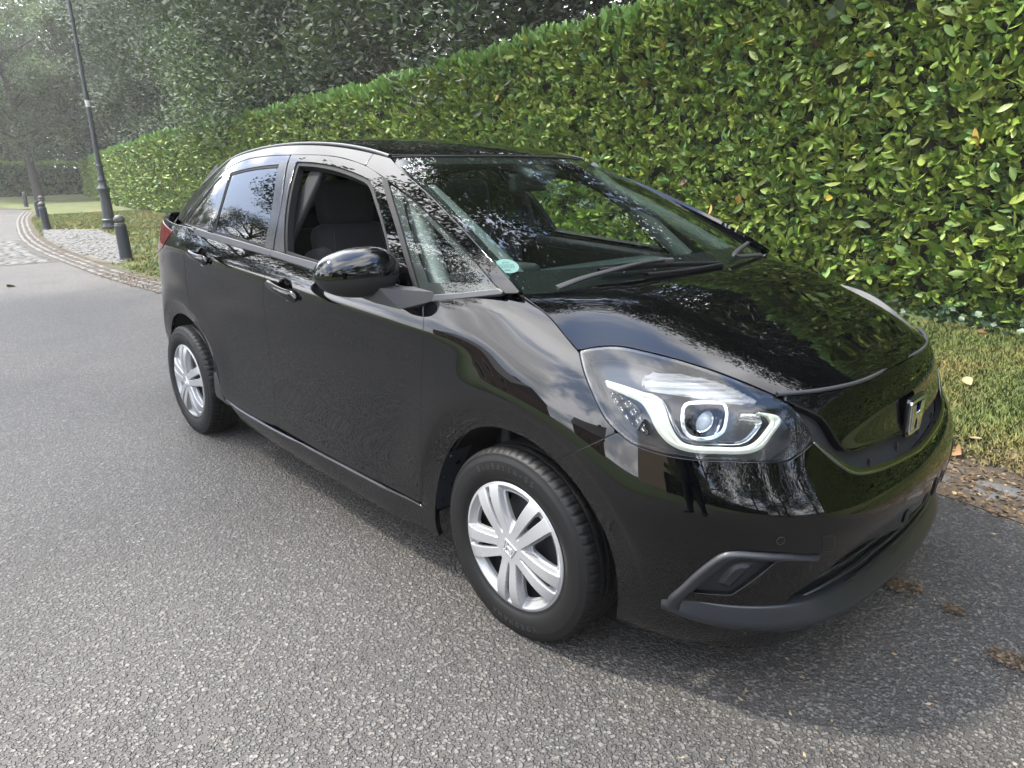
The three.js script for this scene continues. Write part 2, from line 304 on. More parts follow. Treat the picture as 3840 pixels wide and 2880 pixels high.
// ---------- the car ----------
const car = thing('parked_car', 'glossy black five-door hatchback parked beside the grass verge', 'car');
const paint = M(0.0006, 0.0006, 0.0009, 0.016, { ior: 1.52 });
const satin = M(0.007, 0.007, 0.008, 0.25);                   // window trim
const plastic = M(0.009, 0.0097, 0.012, 0.42);                 // grained black bumper plastic
const matt = M(0.012, 0.012, 0.013, 0.7);
const rubber = M(0.007, 0.007, 0.0075, 0.7, { specularIntensity: 0.5 });
const dark = M(0.004, 0.004, 0.0045, 0.8);
const greyTrim = M(0.06, 0.061, 0.065, 0.38);
const chrome = M(0.66, 0.67, 0.68, 0.06, { metalness: 1 });
const glassMat = M(0.80, 0.88, 0.84, 0.0, { transmission: 1, thickness: 0, ior: 1.52 });
const screenGlass = M(0.70, 0.82, 0.77, 0.0, { transmission: 1, thickness: 0, ior: 1.52 });
const privacy = M(0.055, 0.06, 0.06, 0.0, { transmission: 1, thickness: 0, ior: 1.52 });
const clearLens = M(0.97, 0.98, 0.98, 0.0, { transmission: 1, thickness: 0, ior: 1.5 });

const xOfS = s => planAt(tOfS(clamp(Math.abs(s), 0, ARCLEN)))[0];
const archHole = (wx, r = ARCH_R) => (s, y) => Math.hypot(xOfS(s) - wx, y - AXLE) - r;
const sym = f => { const g = (s, y) => f(Math.abs(s), y); g.box = [-f.box[1], f.box[1], f.box[2], f.box[3]]; return g; };
function sided(name, surf, sd, mat, o = {}, parent = car) {     // the same panel on both sides of the car
  const g = panel(surf, sd, o), a = part(parent, name, g, mat), b = part(parent, name, mirrorZ(g), mat); return [a, b];
}
const GAP = 0.002;
// -- lower body --
const doorFront = [[1586, 1133], [1587, 1225], [1586, 1300], [1581, 1415], [1579, 1550], [1579, 1720], [1580, 1884]];
const doorMid = [[1020, 955], [1003, 1003], [991, 1045], [987, 1100], [990, 1150], [1000, 1250], [1012, 1350], [1024, 1440], [1031, 1525], [1042, 1597]];
const doorRear = [[733, 868], [710, 898], [696, 925], [691, 975], [696, 1040], [704, 1100], [717, 1170]];
const seedDoor = [sOfX(0.4), 0.7];
const fenderTop = [[1588, 1131], [1680, 1124], [1790, 1113], [1892, 1102]];
const seamTop = [[1945, 1100], [2000, 1140], [2060, 1188], [2120, 1260], [2169, 1319]];
const lampRear = [[2172, 1323], [2190, 1400], [2215, 1465], [2250, 1540], [2282, 1588], [2315, 1621]];
const lampLow = [[2317, 1624], [2371, 1664], [2480, 1703], [2588, 1722], [2751, 1730], [2887, 1733], [2950, 1731], [3008, 1697], [3050, 1661]];
const bumperSeam = [[2315, 1621], [2200, 1673], [2085, 1724]];
const fenderSd = sdPoly(outline(lower, [sOfX(0.85), 0.95], [...doorFront].reverse(), fenderTop, seamTop, lampRear, bumperSeam, [S(1.36, 0.46), S(1.30, 0.30), S(1.05, 0.19), S(0.829, 0.19)]));
sided('fender', lower, grow(cut(fenderSd, archHole(WB)), -GAP), paint, { cell: 0.0075, depth: 0.02, bevel: 0.0022 });

const frontBottom = outline(lower, [sOfX(0.8), 0.3], [[1576, 1886], [1460, 1830], [1360, 1776], [1260, 1725], [1160, 1671], [1060, 1616], [985, 1580], [910, 1541], [857, 1506]]);
const doorY = x => { const s = sOfX(x); let b = null; for (const q of frontBottom) if (!b || Math.abs(q[0] - s) < Math.abs(b[0] - s)) b = q; return b[1]; };
const fdSd = sdPoly(outline(lower, seedDoor, doorFront, [{ p: [sOfX(0.80), doorY(0.80)] }, { p: [sOfX(0.3), doorY(0.3)] }, [1046, 1603]], [...doorMid].reverse(), [S(-0.068, belt(-0.068) + 0.005), S(0.3, belt(0.3) + 0.005), S(0.6, belt(0.6) + 0.005), S(0.885, belt(0.885) + 0.01)]));
sided('front_door', lower, grow(fdSd, -GAP), paint, { cell: 0.0085, depth: 0.02, bevel: 0.0022 });
const rdSd = sdPoly(outline(lower, [sOfX(-0.2), 0.7], doorMid, [[1042, 1600], [985, 1580], [910, 1541], [857, 1506]], [S(-0.775, 0.315), S(-0.80, 0.36), S(-0.86, 0.5), S(-1.0, 0.67), S(-1.12, 0.735)], [...doorRear].reverse(), [S(-1.0, belt(-1.0) + 0.005), S(-0.6, belt(-0.6) + 0.005), S(-0.068, belt(-0.068) + 0.005)]));
const rearFlare = archHole(-WB, FLARE_R + 0.004);
sided('rear_door', lower, grow(cut(rdSd, rearFlare), -GAP), paint, { cell: 0.0085, depth: 0.02, bevel: 0.0022 });
// quarter panel: arch band, corner, up to the belt
const qSd = sdPoly(outline(lower, [sOfX(-1.2), 0.8], doorRear, [S(-1.12, 0.735), S(-1.0, 0.67), S(-0.86, 0.5), S(-0.80, 0.36), S(-0.775, 0.315)], [S(-0.765, 0.19), S(-0.95, 0.19)], [S(-1.26, 0.3), S(-1.60, 0.30)], [S(-1.62, 0.5), { p: [sOfX(-1.80), 0.6] }], [{ p: [sOfX(-1.80), 0.87] }, { p: [sOfX(-1.70), 0.93] }], [{ p: [sOfX(-1.60), 1.02] }, { p: [sOfX(-1.53), 1.12] }], [{ p: [sOfX(-1.50), 1.16] }, S(-1.45, belt(-1.45) + 0.006), S(-1.2, belt(-1.2) - 0.002), S(-1.03, belt(-1.03))]));
const qKeep = (s, y) => Math.min(rdSd(s, y) - 0.0, 1);
sided('quarter_panel', lower, grow(cut(qSd, archHole(-WB), (s, y) => Math.max(rdSd(s, y), -rearFlare(s, y))), -GAP), paint, { cell: 0.009, depth: 0.02 });
sided('rear_bumper', lower, grow(cut(sdPoly([[sOfX(-1.36), 0.19], [ARCLEN, 0.19], [ARCLEN, 0.6], [sOfX(-1.80), 0.6], [sOfX(-1.62), 0.495], [sOfX(-1.62), 0.29], [sOfX(-1.36), 0.29]]), archHole(-WB)), -0.001), paint, { cell: 0.014, depth: 0.0 });
sided('tailgate', lower, grow(sdPoly([[sOfX(-1.80), 0.6], [ARCLEN, 0.6], [ARCLEN, 1.17], [sOfX(-1.66), 1.17], [sOfX(-1.62), 1.06], [sOfX(-1.72), 0.93], [sOfX(-1.8), 0.87]]), -0.002), paint, { cell: 0.014, depth: 0.012 });
const redLens = M(0.085, 0.004, 0.005, 0.05);
sided('tail_light', lower, sdPoly(outline(lower, [sOfX(-1.5), 1.08], [[648, 868], [636, 884], [622, 905], [609, 930]], [S(-1.70, 0.93), S(-1.74, 0.96)], [S(-1.70, 1.13), S(-1.52, 1.14)])), redLens, { cell: 0.006, off: 0.003, depth: 0.02 });
// sill
const sillSd = sdPoly([...outline(lower, [sOfX(0.8), 0.3], [{ p: [sOfX(0.829), doorY(0.80) - 0.004] }, { p: [sOfX(0.5), doorY(0.5)] }, { p: [sOfX(0.1), doorY(0.1)] }, { p: [sOfX(-0.4), doorY(-0.4)] }, { p: [sOfX(-0.72), doorY(-0.7) + 0.004] }]), [sOfX(-0.770), 0.312], [sOfX(-0.762), 0.19], [sOfX(0.829), 0.19]]);
sided('sill', lower, grow(sillSd, -0.008), paint, { cell: 0.009, off: 0.002, depth: 0.05, bevel: 0.008, lift: (a, b) => 0.011 * sstep(sOfX(0.80), sOfX(0.60), a) * sstep(sOfX(-0.76), sOfX(-0.62), a) });
sided('inner_shell', lower, cut(sdPoly([[sOfX(0.9), 0.22], [sOfX(-1.7), 0.22], [sOfX(-1.7), 1.0], [sOfX(-1.0), 1.0], [sOfX(0.9), 0.93]]), archHole(WB, 0.40), archHole(-WB, 0.40)), dark, { cell: 0.03, off: -0.03, depth: 0 });
// bumper
const chromeLow = [[3050, 1662], [3100, 1710], [3150, 1750], [3185, 1772], [3215, 1780], [3260, 1775], [3325, 1756], [3400, 1719]];
const chromeTop = [[3052, 1657], [3110, 1698], [3155, 1733], [3195, 1752], [3225, 1757], [3275, 1748], [3350, 1722], [3420, 1687]];
const lipTop = [[2500, 2255], [2560, 2285], [2700, 2305], [2900, 2325], [3025, 2322], [3100, 2300], [3200, 2245], [3300, 2175], [3400, 2085], [3470, 2000]];
const symPoly = (seed, ...segs) => { const pts = outline(lower, seed, ...segs).filter(q => q[0] > 1e-4), a = pts[0], b = pts[pts.length - 1]; return sdPoly([...pts, ...pts.slice().reverse().map(q => [-q[0], q[1]])]); };
const lipY = curve([[0, 0.250], [0.3, 0.253], [0.55, 0.263], [0.75, 0.274], [0.9, 0.288], [0.96, 0.297]]), lipD = curve([[0, 0.020], [0.3, 0.022], [0.5, 0.024], [0.62, 0.024], [0.75, 0.024], [0.9, 0.023], [0.96, 0.026]]);
const bumperOuter = symPoly([sOfX(1.6), 0.7], [{ p: [0.0002, 0.592] }, ...chromeLow.slice(1).reverse()], lampLow.slice().reverse(), bumperSeam, [S(1.36, 0.46), S(1.52, 0.19)], [S(1.60, 0.175), { p: [0.86, 0.16] }, { p: [0.6, 0.15] }, { p: [0.3, 0.15] }, { p: [0.0002, 0.15] }]);
const intakeSd = symPoly([0.6, 0.3], [{ p: [0.0002, 0.43] }, { p: [0.1, 0.43] }], [{ p: [0.12, 0.405] }, [3255, 2030], [3210, 2052]], [[3150, 2095], [3125, 2120], [3035, 2190], [2960, 2240]], [{ p: [0.62, 0.285] }, { p: [0.3, 0.262] }, { p: [0.0002, 0.258] }]);
const fogOuter = [[2499, 2255], [2510, 2233], [2550, 2198], [2600, 2150], [2655, 2105], [2700, 2076], [2740, 2067], [2850, 2071], [2960, 2076]], fogTip = [[3077, 2081], [3055, 2102]], fogInner = [[2925, 2101], [2840, 2098], [2780, 2093], [2748, 2098], [2716, 2117], [2665, 2160], [2590, 2222], [2558, 2252]], fogEnd = [[2552, 2266], [2557, 2283]];
const fogSd = sdPoly(outline(lower, [0.85, 0.45], fogOuter, fogTip, fogInner, fogEnd, [[2530, 2284], [2507, 2274]]));
const pocketSd = sdPoly(outline(lower, [0.85, 0.4], [[2590, 2221], [2665, 2159], [2716, 2116], [2748, 2097], [2780, 2092], [2840, 2097], [2918, 2101]], [[2860, 2150], [2800, 2195], [2742, 2232]], [[2680, 2230], [2590, 2222]]));
const bumper = part(car, 'front_bumper', panel(lower, grow(cut(bumperOuter, (s, y) => archHole(WB)(s, y), intakeSd, (s, y) => pocketSd(Math.abs(s), y)), -GAP), { cell: 0.0075, depth: 0.02, bevel: 0.002 }), paint);
sided('fog_surround', lower, fogSd, plastic, { cell: 0.004, off: 0.001, depth: 0.012, bevel: 0.002, lift: (a, b) => 0.013 * Math.sqrt(1 - Math.pow(1 - clamp(-fogSd(a, b) / 0.012, 0, 1), 2)) }, bumper);
const plateSd = grow(sdPoly(outline(lower, [0.8, 0.4], [[2690, 2202], [2745, 2140], [2775, 2128], [2838, 2128]], [[2742, 2218], [2690, 2202]])), -0.003);
sided('fog_blank', lower, pocketSd, plastic, { cell: 0.005, off: -0.016, depth: 0, lift: (a, b) => 0.010 * sstep(0.004, -0.008, plateSd(a, b)) }, bumper);
// intake: a dark well, bars and the lip below
part(bumper, 'intake_well', panel(lower, grow(intakeSd, 0.02), { cell: 0.012, off: -0.055, depth: 0 }), dark);
const barAt = (y0, off, r) => { const pts = []; for (let i = -14; i <= 14; i++) { const s = i / 14 * 0.60; const y = y0 - 0.06 * Math.pow(Math.abs(s) / 0.6, 2.2), [p, n] = frame(lower, s, y, -1); pts.push(p.addScaledVector(n, off).toArray()); } return tube(pts, r, 60, 6); };
for (const [y, o] of [[0.395, -0.03], [0.36, -0.022], [0.322, -0.016], [0.29, -0.008]]) part(bumper, 'intake_bar', barAt(y, o, 0.0065), satin);
{
  const N = 120, prof = [[0.09, 0.064], [0.04, 0.060], [0.030, 0.055], [0.024, 0.048], [0.012, 0.026], [0.004, 0.010], [0.0005, 0.002], [0.001, -0.006], [0.006, -0.014], [0.03, -0.028], [0.08, -0.038]], pos = [], idx = [];
  for (let i = 0; i <= N; i++) { const s = lerp(-0.945, 0.945, i / N), a = Math.abs(s), q = planAt(tOfS(a)), dEnd = 1 - 0.55 * sstep(0.3, 0.65, a), end = 1 - 0.25 * sstep(0.5, 0.94, a); for (const [d, h] of prof) { const dd = lipD(a) + d * (h > 0.055 ? 1 : dEnd), y = lipY(a) + h * end; pos.push(q[0] - q[2] * dd, y, (q[1] - q[3] * dd) * Math.sign(s || 1)); } }
  for (let i = 0; i < N; i++) for (let k = 0; k < prof.length - 1; k++) { const a = i * prof.length + k, b = a + prof.length; idx.push(a, a + 1, b, b, a + 1, b + 1); }
  part(bumper, 'bumper_lip', geoFrom(pos, idx), M(0.009, 0.0105, 0.0135, 0.34));
}
// parking sensors, towing-eye cover, number-plate mounting
const onL = (px, seed) => solve(lower, px, seed);
const sensor = onL([2927, 2027], [0.6, 0.45]);
for (const s of [1, -1]) {
  const [p, n] = frame(lower, sensor[0] * s, sensor[1], -1), q = new THREE.Quaternion().setFromUnitVectors(V(0, 0, 1), n);
  const put = g => g.applyQuaternion(q).translate(p.x + n.x * 0.0015, p.y + n.y * 0.0015, p.z + n.z * 0.0015);
  const d = part(bumper, 'parking_sensor', put(new THREE.CircleGeometry(0.0095, 24)), paint); part(d, 'sensor_ring', put(new THREE.TorusGeometry(0.0102, 0.0012, 6, 28)), matt);
}
const tow = sdPoly(outline(lower, [0.45, 0.45], [[3084, 2010], [3124, 2008], [3129, 2014], [3128, 2050], [3118, 2066], [3082, 2067]])), towIn = grow(tow, -0.0025);
part(bumper, 'towing_eye_cover', panel(lower, towIn, { cell: 0.004, off: 0.0016, depth: 0.004, bevel: 0.001 }), paint);
part(bumper, 'cover_joint', panel(lower, cut(tow, towIn), { cell: 0.002, off: 0.0008, depth: 0 }), matt);
for (const [a, b, w, h] of [[-0.055, 0.43, 0.030, 0.034], [-0.135, 0.446, 0.034, 0.05], [-0.225, 0.452, 0.02, 0.034], [0.12, 0.44, 0.03, 0.034]]) part(bumper, 'plate_clip_hole', panel(lower, sdPoly([[a - w / 2, b - h / 2], [a + w / 2, b - h / 2], [a + w / 2, b + h / 2], [a - w / 2, b + h / 2]]), { cell: 0.005, off: 0.0045, depth: 0.003 }), dark);
part(bumper, 'intake_slot', panel(lower, sdPoly([[-0.40, 0.41], [-0.365, 0.415], [-0.365, 0.52], [-0.39, 0.525]]), { cell: 0.006, off: 0.002, depth: 0.004 }), dark);

// -- nose: closing panel, grille, bright line, badge, rubber strip --
const noseLeft = [[2926, 1491], [2984, 1519], [3045, 1546], [3085, 1570], [3110, 1603], [3140, 1655], [3163, 1683]];
const stripLow = [[2920, 1490], [3000, 1481], [3084, 1471], [3160, 1455], [3234, 1435], [3300, 1409], [3360, 1379]];
const noseSd = symPoly([0.5, 0.75], [{ p: [0.0002, 0.829] }, ...stripLow.slice().reverse()], noseLeft, [[3172, 1689], [3200, 1689], [3250, 1673], [3325, 1640], { p: [0.0002, 0.648] }]);
part(car, 'nose_panel', panel(lower, noseSd, { cell: 0.008, off: 0.004, depth: 0.03, bevel: 0.004 }), M(0.001, 0.001, 0.0013, 0.03));
{
  const half = outline(lower, [0.5, 0.8], [[2908, 1484]], [[3000, 1476]], [[3084, 1466]], [[3160, 1450]], [[3234, 1430]]), sy = curve([...half, [0, 0.838], ...half.map(q => [-q[0], q[1]])]), end = half[0][0], pts = [];
  for (const k of [-1, -0.72, -0.42, 0, 0.42, 0.72, 1]) { const s = k * end, [p, n] = frame(lower, s, sy(s), -1); pts.push(p.addScaledVector(n, 0.007).toArray()); }
  part(car, 'bonnet_seal', tube(pts, 0.0055, 120, 8), M(0.035, 0.036, 0.04, 0.4));
}
const grilleSd = symPoly([0.5, 0.7], [{ p: [0.0002, 0.84] }, { p: [0.3, 0.825] }, [2925, 1490]], [[2969, 1520], [3012, 1568], [3047, 1622], [3050, 1655]], chromeTop, [{ p: [0.0002, 0.606] }]);
const grille = part(car, 'grille', panel(lower, grilleSd, { cell: 0.008, off: -0.022, depth: 0.02 }), M(0.010, 0.0105, 0.014, 0.5));
for (const i of [-4.5, -1.5, 1.5, 4.5]) { const [p, n] = frame(lower, i * 0.06, 0.628, -1); part(grille, 'grille_rib', tf(rbox(0.010, 0.03, 0.005, 0.002, 1), { p: p.addScaledVector(n, -0.018).toArray(), r: [0, Math.atan2(-n.z, n.x), 0] }), satin); }
const chromeSd = symPoly([0.5, 0.7], [{ p: [0.0002, 0.606] }, ...chromeTop.slice().reverse()], chromeLow, [{ p: [0.0002, 0.594] }]);
part(car, 'chrome_trim', panel(lower, chromeSd, { cell: 0.003, off: 0.003, depth: 0.02, bevel: 0.0015, lift: (a, b) => 0.002 * sstep(0, 0.006, -chromeSd(a, b)) }), M(0.30, 0.31, 0.32, 0.08, { metalness: 1 }));
{
  const badge = new THREE.Group(); badge.name = 'badge'; car.add(badge);
  const rz = (w0, w1, h, r) => { const s = new THREE.Shape(); s.moveTo(-w0 + r, -h); s.lineTo(w0 - r, -h); s.quadraticCurveTo(w0, -h, w0 + (w1 - w0) * 0.12, -h + r); s.lineTo(w1 - 0.004, h - r); s.quadraticCurveTo(w1, h, w1 - r, h); s.lineTo(-w1 + r, h); s.quadraticCurveTo(-w1, h, -w1 + 0.004, h - r); s.lineTo(-w0 - (w1 - w0) * 0.12, -h + r); s.quadraticCurveTo(-w0, -h, -w0 + r, -h); return s; };
  const ex = (s, d) => new THREE.ExtrudeGeometry(s, { depth: d, bevelEnabled: true, bevelSize: 0.0016, bevelThickness: 0.0016, bevelSegments: 2, curveSegments: 10 });
  const place = g => tf(g, { p: [2.041, 0.695, 0], r: [0, Math.PI / 2, 0] }).translate(0, 0, 0);
  part(badge, 'badge_backing', place(ex(rz(0.058, 0.070, 0.057, 0.018), 0.006)), M(0.006, 0.006, 0.007, 0.15));
  const ring = rz(0.051, 0.063, 0.050, 0.016); ring.holes.push(new THREE.Path(rz(0.044, 0.055, 0.043, 0.012).getPoints(10)));
  part(badge, 'badge_frame', place(ex(ring, 0.006).translate(0, 0, 0.005)), chrome);
  part(badge, 'badge_field', place(ex(rz(0.044, 0.055, 0.043, 0.012), 0.001).translate(0, 0, 0.005)), M(0.25, 0.26, 0.28, 0.2, { metalness: 1 }));
  const leg = m => { const s = new THREE.Shape(); s.moveTo(0.016 * m, -0.042); s.lineTo(0.0405 * m, -0.042); s.lineTo(0.0505 * m, 0.042); s.lineTo(0.027 * m, 0.042); s.lineTo(0.021 * m, 0.014); s.quadraticCurveTo(0.019 * m, 0.009, 0.013 * m, 0.009); s.lineTo(0, 0.009); s.lineTo(0, -0.009); s.lineTo(0.013 * m, -0.009); s.closePath(); return s; };
  part(badge, 'badge_outline', place(merge([ex(leg(1), 0.002), ex(leg(-1), 0.002)]).scale(1.0, 1.0, 1).translate(0, 0, 0.0072)), M(0.008, 0.035, 0.22, 0.15));
  part(badge, 'badge_letter', place(merge([ex(leg(1), 0.002), ex(leg(-1), 0.002)]).scale(0.9, 0.88, 1).translate(0, 0, 0.0105)), chrome);
}
// -- bonnet, roof, windscreen --
const cowlEdge = [[1962, 1106], [2060, 1099], [2160, 1088], [2290, 1073], [2415, 1056], [2530, 1042], [2690, 1015], [2810, 990]];
const hoodTop = [[2172, 1313], [2230, 1301], [2290, 1296], [2340, 1299], [2425, 1317], [2530, 1343], [2642, 1377], [2780, 1428], [2903, 1480]];
const hoodOut = outline(hood, [1.3, 0.7], [[1953, 1106], [2000, 1139], [2060, 1186], [2120, 1258], [2168, 1314]], hoodTop, [[2910, 1482], [3000, 1474], [3084, 1464], [3160, 1448], [3234, 1429], [3300, 1404], { p: [1.988, 0] }]).filter(q => q[1] > 0);
const cowl = outline(hood, [1.3, 0.2], [{ p: [1.352, 0] }, { p: [1.335, 0.3] }, { p: [1.29, 0.52] }, { p: [1.225, 0.70] }]);
const hoodSd = sdPoly([...cowl.map(q => [q[0], Math.max(q[1], 0)]), ...hoodOut, [1.988, 0], ...[...hoodOut].reverse().map(q => [q[0], -q[1]]), ...[...cowl].reverse().map(q => [q[0], -Math.max(q[1], 0)])]);
part(car, 'bonnet', panel(hood, grow(hoodSd, -GAP), { cell: 0.008, depth: 0.018, bevel: 0.002 }), paint);
const ditch = curve([[0.352, 1.420], [0.05, 1.463], [-0.3, 1.487], [-0.6, 1.482], [-0.8, 1.462], [-1.0, 1.424], [-1.15, 1.373], [-1.33, 1.306], [-1.5, 1.237], [-1.62, 1.19]]);
const ditchZ = x => cabin(x, ditch(x)).z;
{
  const pts = []; for (let i = 0; i <= 24; i++) { const x = lerp(0.352, -1.6, i / 24); pts.push([x, ditchZ(x) - 0.011]); }
  const front = []; for (let i = 1; i < 20; i++) { const w = lerp(1, -1, i / 20), q = screen(0, w); front.push([q.x - 0.006, q.z]); }
  const sd = sdPoly([...pts, ...pts.slice().reverse().map(q => [q[0], -q[1]]), ...front.reverse().map(q => [q[0], q[1]])]);
  part(car, 'roof', panel(roof, sd, { cell: 0.014, depth: 0.02 }), paint);
  const ditchTube = s => tube(pts.map(([x, z]) => [x, roof(x, z).y - 0.006, (z + 0.007) * s]), 0.0075, 60, 6);
  for (const s of [1, -1]) part(car, 'roof_moulding', ditchTube(s), greyTrim);
  const head = []; for (let i = 0; i <= 24; i++) { const q = screen(0, lerp(0.98, -0.98, i / 24)); head.push([q.x - 0.002, q.y - 0.001, q.z]); }
  part(car, 'windscreen_seal', tube(head, 0.006, 48, 6), rubber);
}
const wsSd = sdPoly([[0.006, -0.985], [1.0, -0.985], [1.0, 0.985], [0.006, 0.985]]);
const windscreen = part(car, 'windscreen', panel(screen, wsSd, { cell: 0.02, depth: 0 }), screenGlass);
// printed black border on the inside of the screen
const fritSd = cut(wsSd, sdPoly([[0.075, -0.93], [0.20, -0.945], [0.885, -0.955], [0.865, 0], [0.885, 0.955], [0.2, 0.945], [0.075, 0.93], [0.075, 0.13], [0.135, 0.09], [0.145, -0.09], [0.075, -0.13]]));
part(windscreen, 'printed_border', panel(screen, fritSd, { cell: 0.012, off: -0.004, depth: 0 }), M(0.004, 0.0042, 0.0045, 0.9, { specularIntensity: 0.3 }));

// -- cabin side --
const glassFrontEdge = [[1455, 677], [1525, 727], [1600, 792], [1700, 892], [1800, 1000], [1862, 1072]];
const wsSide = [[1463, 594], [1500, 636], [1580, 705], [1650, 772], [1700, 824], [1750, 876], [1820, 952], [1870, 1006], [1900, 1040], [1948, 1096]];
const seedC = [0.3, 1.3];
sided('windscreen_pillar', cabin, grow(sdPoly(outline(cabin, seedC, [[1372, 622], [1437, 663], [1455, 676]], glassFrontEdge, [[1891, 1100], [1948, 1098]], wsSide.slice().reverse(), [[1455, 588], [1406, 568]])), -0.001), paint, { cell: 0.008, depth: 0.02, bevel: 0.003 });
const topGap = [[1370, 620], [1285, 592], [1210, 582], [1090, 581], [985, 586], [910, 602], [845, 636], [800, 678], [770, 714], [720, 783], [684, 832]];
{
  const d = [], e = solve(cabin, [1405, 568], [0.28, 1.43]); for (const x of [-1.6, -1.3, -1.0, -0.7, -0.4, -0.1, 0.08]) d.push({ p: [x, ditch(x)] }); d.push({ p: e });
  sided('roof_rail', cabin, grow(sdPoly(outline(cabin, [0.3, 1.4], [{ p: e }, [1370, 620]], topGap, [{ p: [-1.40, belt(-1.40) + 0.006] }], [{ p: [-1.46, 1.115] }, { p: [-1.56, 1.10] }, { p: [-1.75, 1.09] }], d)), -0.0015), paint, { cell: 0.011, depth: 0.02, bevel: 0.003 });
}
const openFront = [[1114, 606], [1185, 610], [1260, 624], [1335, 650], [1380, 673], [1393, 692], [1410, 742], [1435, 825], [1457, 917], [1466, 985], [1478, 1062]];
const bottomFront = [[1478, 1072], [1400, 1052], [1300, 1024], [1170, 986], [1066, 953]];
const fOpen = sdPoly(outline(cabin, seedC, openFront, bottomFront, [[1066, 953], [1112, 607]]));
const frontFrame = sdPoly(outline(cabin, seedC, [[1091, 581], [1210, 583], [1285, 594], [1370, 622], [1437, 666]], [[1440, 700], [1485, 850], [1522, 975], [1563, 1112]], [[1560, 1122], [1478, 1100], [1300, 1045], [1170, 1004], [1026, 958]], [[1027, 940], [1055, 780], [1083, 603], [1091, 581]]));
const frames = sided('front_window_frame', cabin, grow(cut(frontFrame, fOpen), -0.0012), paint, { cell: 0.006, depth: 0.03, bevel: 0.002 });
const bFront = sdPoly(outline(cabin, seedC, [[1085, 604], [1111, 607]], [[1111, 607], [1066, 952]], [[1066, 952], [1029, 940]], [[1029, 940], [1055, 780], [1085, 604]]));
sided('pillar_cover', cabin, grow(bFront, -0.002), satin, { cell: 0.006, off: 0.002, depth: 0.004 });
sided('window_seal', cabin, cut(grow(fOpen, 0.002), grow(fOpen, -0.011)), rubber, { cell: 0.0045, off: -0.006, depth: 0.03, bevel: 0.003 });
const rearFrame = sdPoly(outline(cabin, [-0.4, 1.3], [[1088, 582], [985, 588], [910, 604], [846, 638], [800, 680], [770, 717], [720, 786], [686, 834]], [[668, 846], [800, 886], [1020, 948]], [[1024, 940], [1052, 780], [1080, 603], [1088, 582]]));
const rOpen = sdPoly(outline(cabin, [-0.4, 1.3], [[865, 648], [930, 631], [985, 622], [1050, 616]], [[1050, 616], [1020, 790], [993, 931]], [[993, 931], [900, 903], [801, 873]], [[801, 873], [830, 755], [865, 648]]));
const qOpen = sdPoly(outline(cabin, [-1.2, 1.2], [[690, 838], [730, 781], [770, 728], [815, 674], [834, 657]], [[834, 660], [812, 740], [780, 866]], [[780, 866], [735, 853], [690, 838]]));
sided('rear_window_frame', cabin, grow(cut(rearFrame, rOpen, qOpen), -0.0012), paint, { cell: 0.006, depth: 0.025, bevel: 0.002 });
sided('pillar_cover', cabin, grow(sdPoly(outline(cabin, [-0.3, 1.3], [[1050, 606], [1080, 604]], [[1080, 604], [1052, 780], [1025, 939]], [[1025, 939], [993, 929]], [[993, 929], [1020, 790], [1050, 606]])), -0.002), satin, { cell: 0.006, off: 0.002, depth: 0.004 });
sided('rear_door_window', cabin, rOpen, privacy, { cell: 0.012, off: -0.006, depth: 0 });
sided('window_seal', cabin, cut(grow(rOpen, 0.002), grow(rOpen, -0.009)), rubber, { cell: 0.0045, off: -0.003, depth: 0.012, bevel: 0.002 });
sided('rear_quarter_window', cabin, qOpen, privacy, { cell: 0.012, off: -0.004, depth: 0 });
sided('window_seal', cabin, cut(grow(qOpen, 0.002), grow(qOpen, -0.006)), rubber, { cell: 0.004, off: -0.002, depth: 0.012, bevel: 0.002 });
// front quarter light
const triSd = sdPoly(outline(cabin, [0.8, 1.15], [[1449, 674], ...glassFrontEdge.slice(1), [1884, 1090]], [[1884, 1090], [1720, 1104], [1568, 1113]], [[1568, 1113], [1535, 1000], [1490, 830], [1449, 674]]));
const triPanes = sided('quarter_window', cabin, grow(triSd, -0.004), glassMat, { cell: 0.012, off: -0.004, depth: 0 });
const triClear = sdPoly(outline(cabin, [0.8, 1.15], [[1500, 722], [1560, 945], [1600, 1058]], [[1600, 1058], [1810, 1060]], [[1810, 1060], [1725, 960], [1625, 850], [1550, 770], [1500, 722]]));
{ const g = panel(cabin, cut(grow(triSd, -0.004), triClear), { cell: 0.007, off: -0.008, depth: 0 }); part(triPanes[0], 'printed_border', g, M(0.012, 0.012, 0.013, 0.9)); part(triPanes[1], 'printed_border', mirrorZ(g), M(0.012, 0.012, 0.013, 0.9)); }
sided('quarter_window_seal', cabin, sdPoly(outline(cabin, [0.7, 1.2], [[1437, 664], [1453, 676]], [[1453, 676], [1500, 845], [1540, 988], [1577, 1113]], [[1577, 1113], [1564, 1113]], [[1564, 1113], [1522, 975], [1485, 850], [1441, 700], [1437, 664]])), rubber, { cell: 0.004, off: 0.002, depth: 0.01, bevel: 0.002 });
// belt mouldings
const beltSeg = (px, name) => { const sd = sdPoly(outline(cabin, [0, 1.05], ...px)); sided(name, cabin, sd, M(0.028, 0.029, 0.032, 0.34), { cell: 0.0055, off: 0.006, depth: 0.014, bevel: 0.004 }); };
beltSeg([[[1021, 942], [1100, 965], [1172, 985], [1300, 1024], [1400, 1054], [1480, 1078], [1561, 1102]], [[1566, 1131], [1480, 1104], [1400, 1078], [1300, 1047], [1170, 1008], [1018, 959]]], 'belt_moulding');
beltSeg([[[672, 846], [740, 862], [810, 882], [910, 910], [1019, 942]], [[1015, 958], [910, 930], [810, 901], [725, 876], [667, 857]]], 'belt_moulding');
beltSeg([[[1568, 1113], [1720, 1104], [1874, 1087]], [[1892, 1101], [1790, 1112], [1680, 1123], [1571, 1132]]], 'belt_moulding');
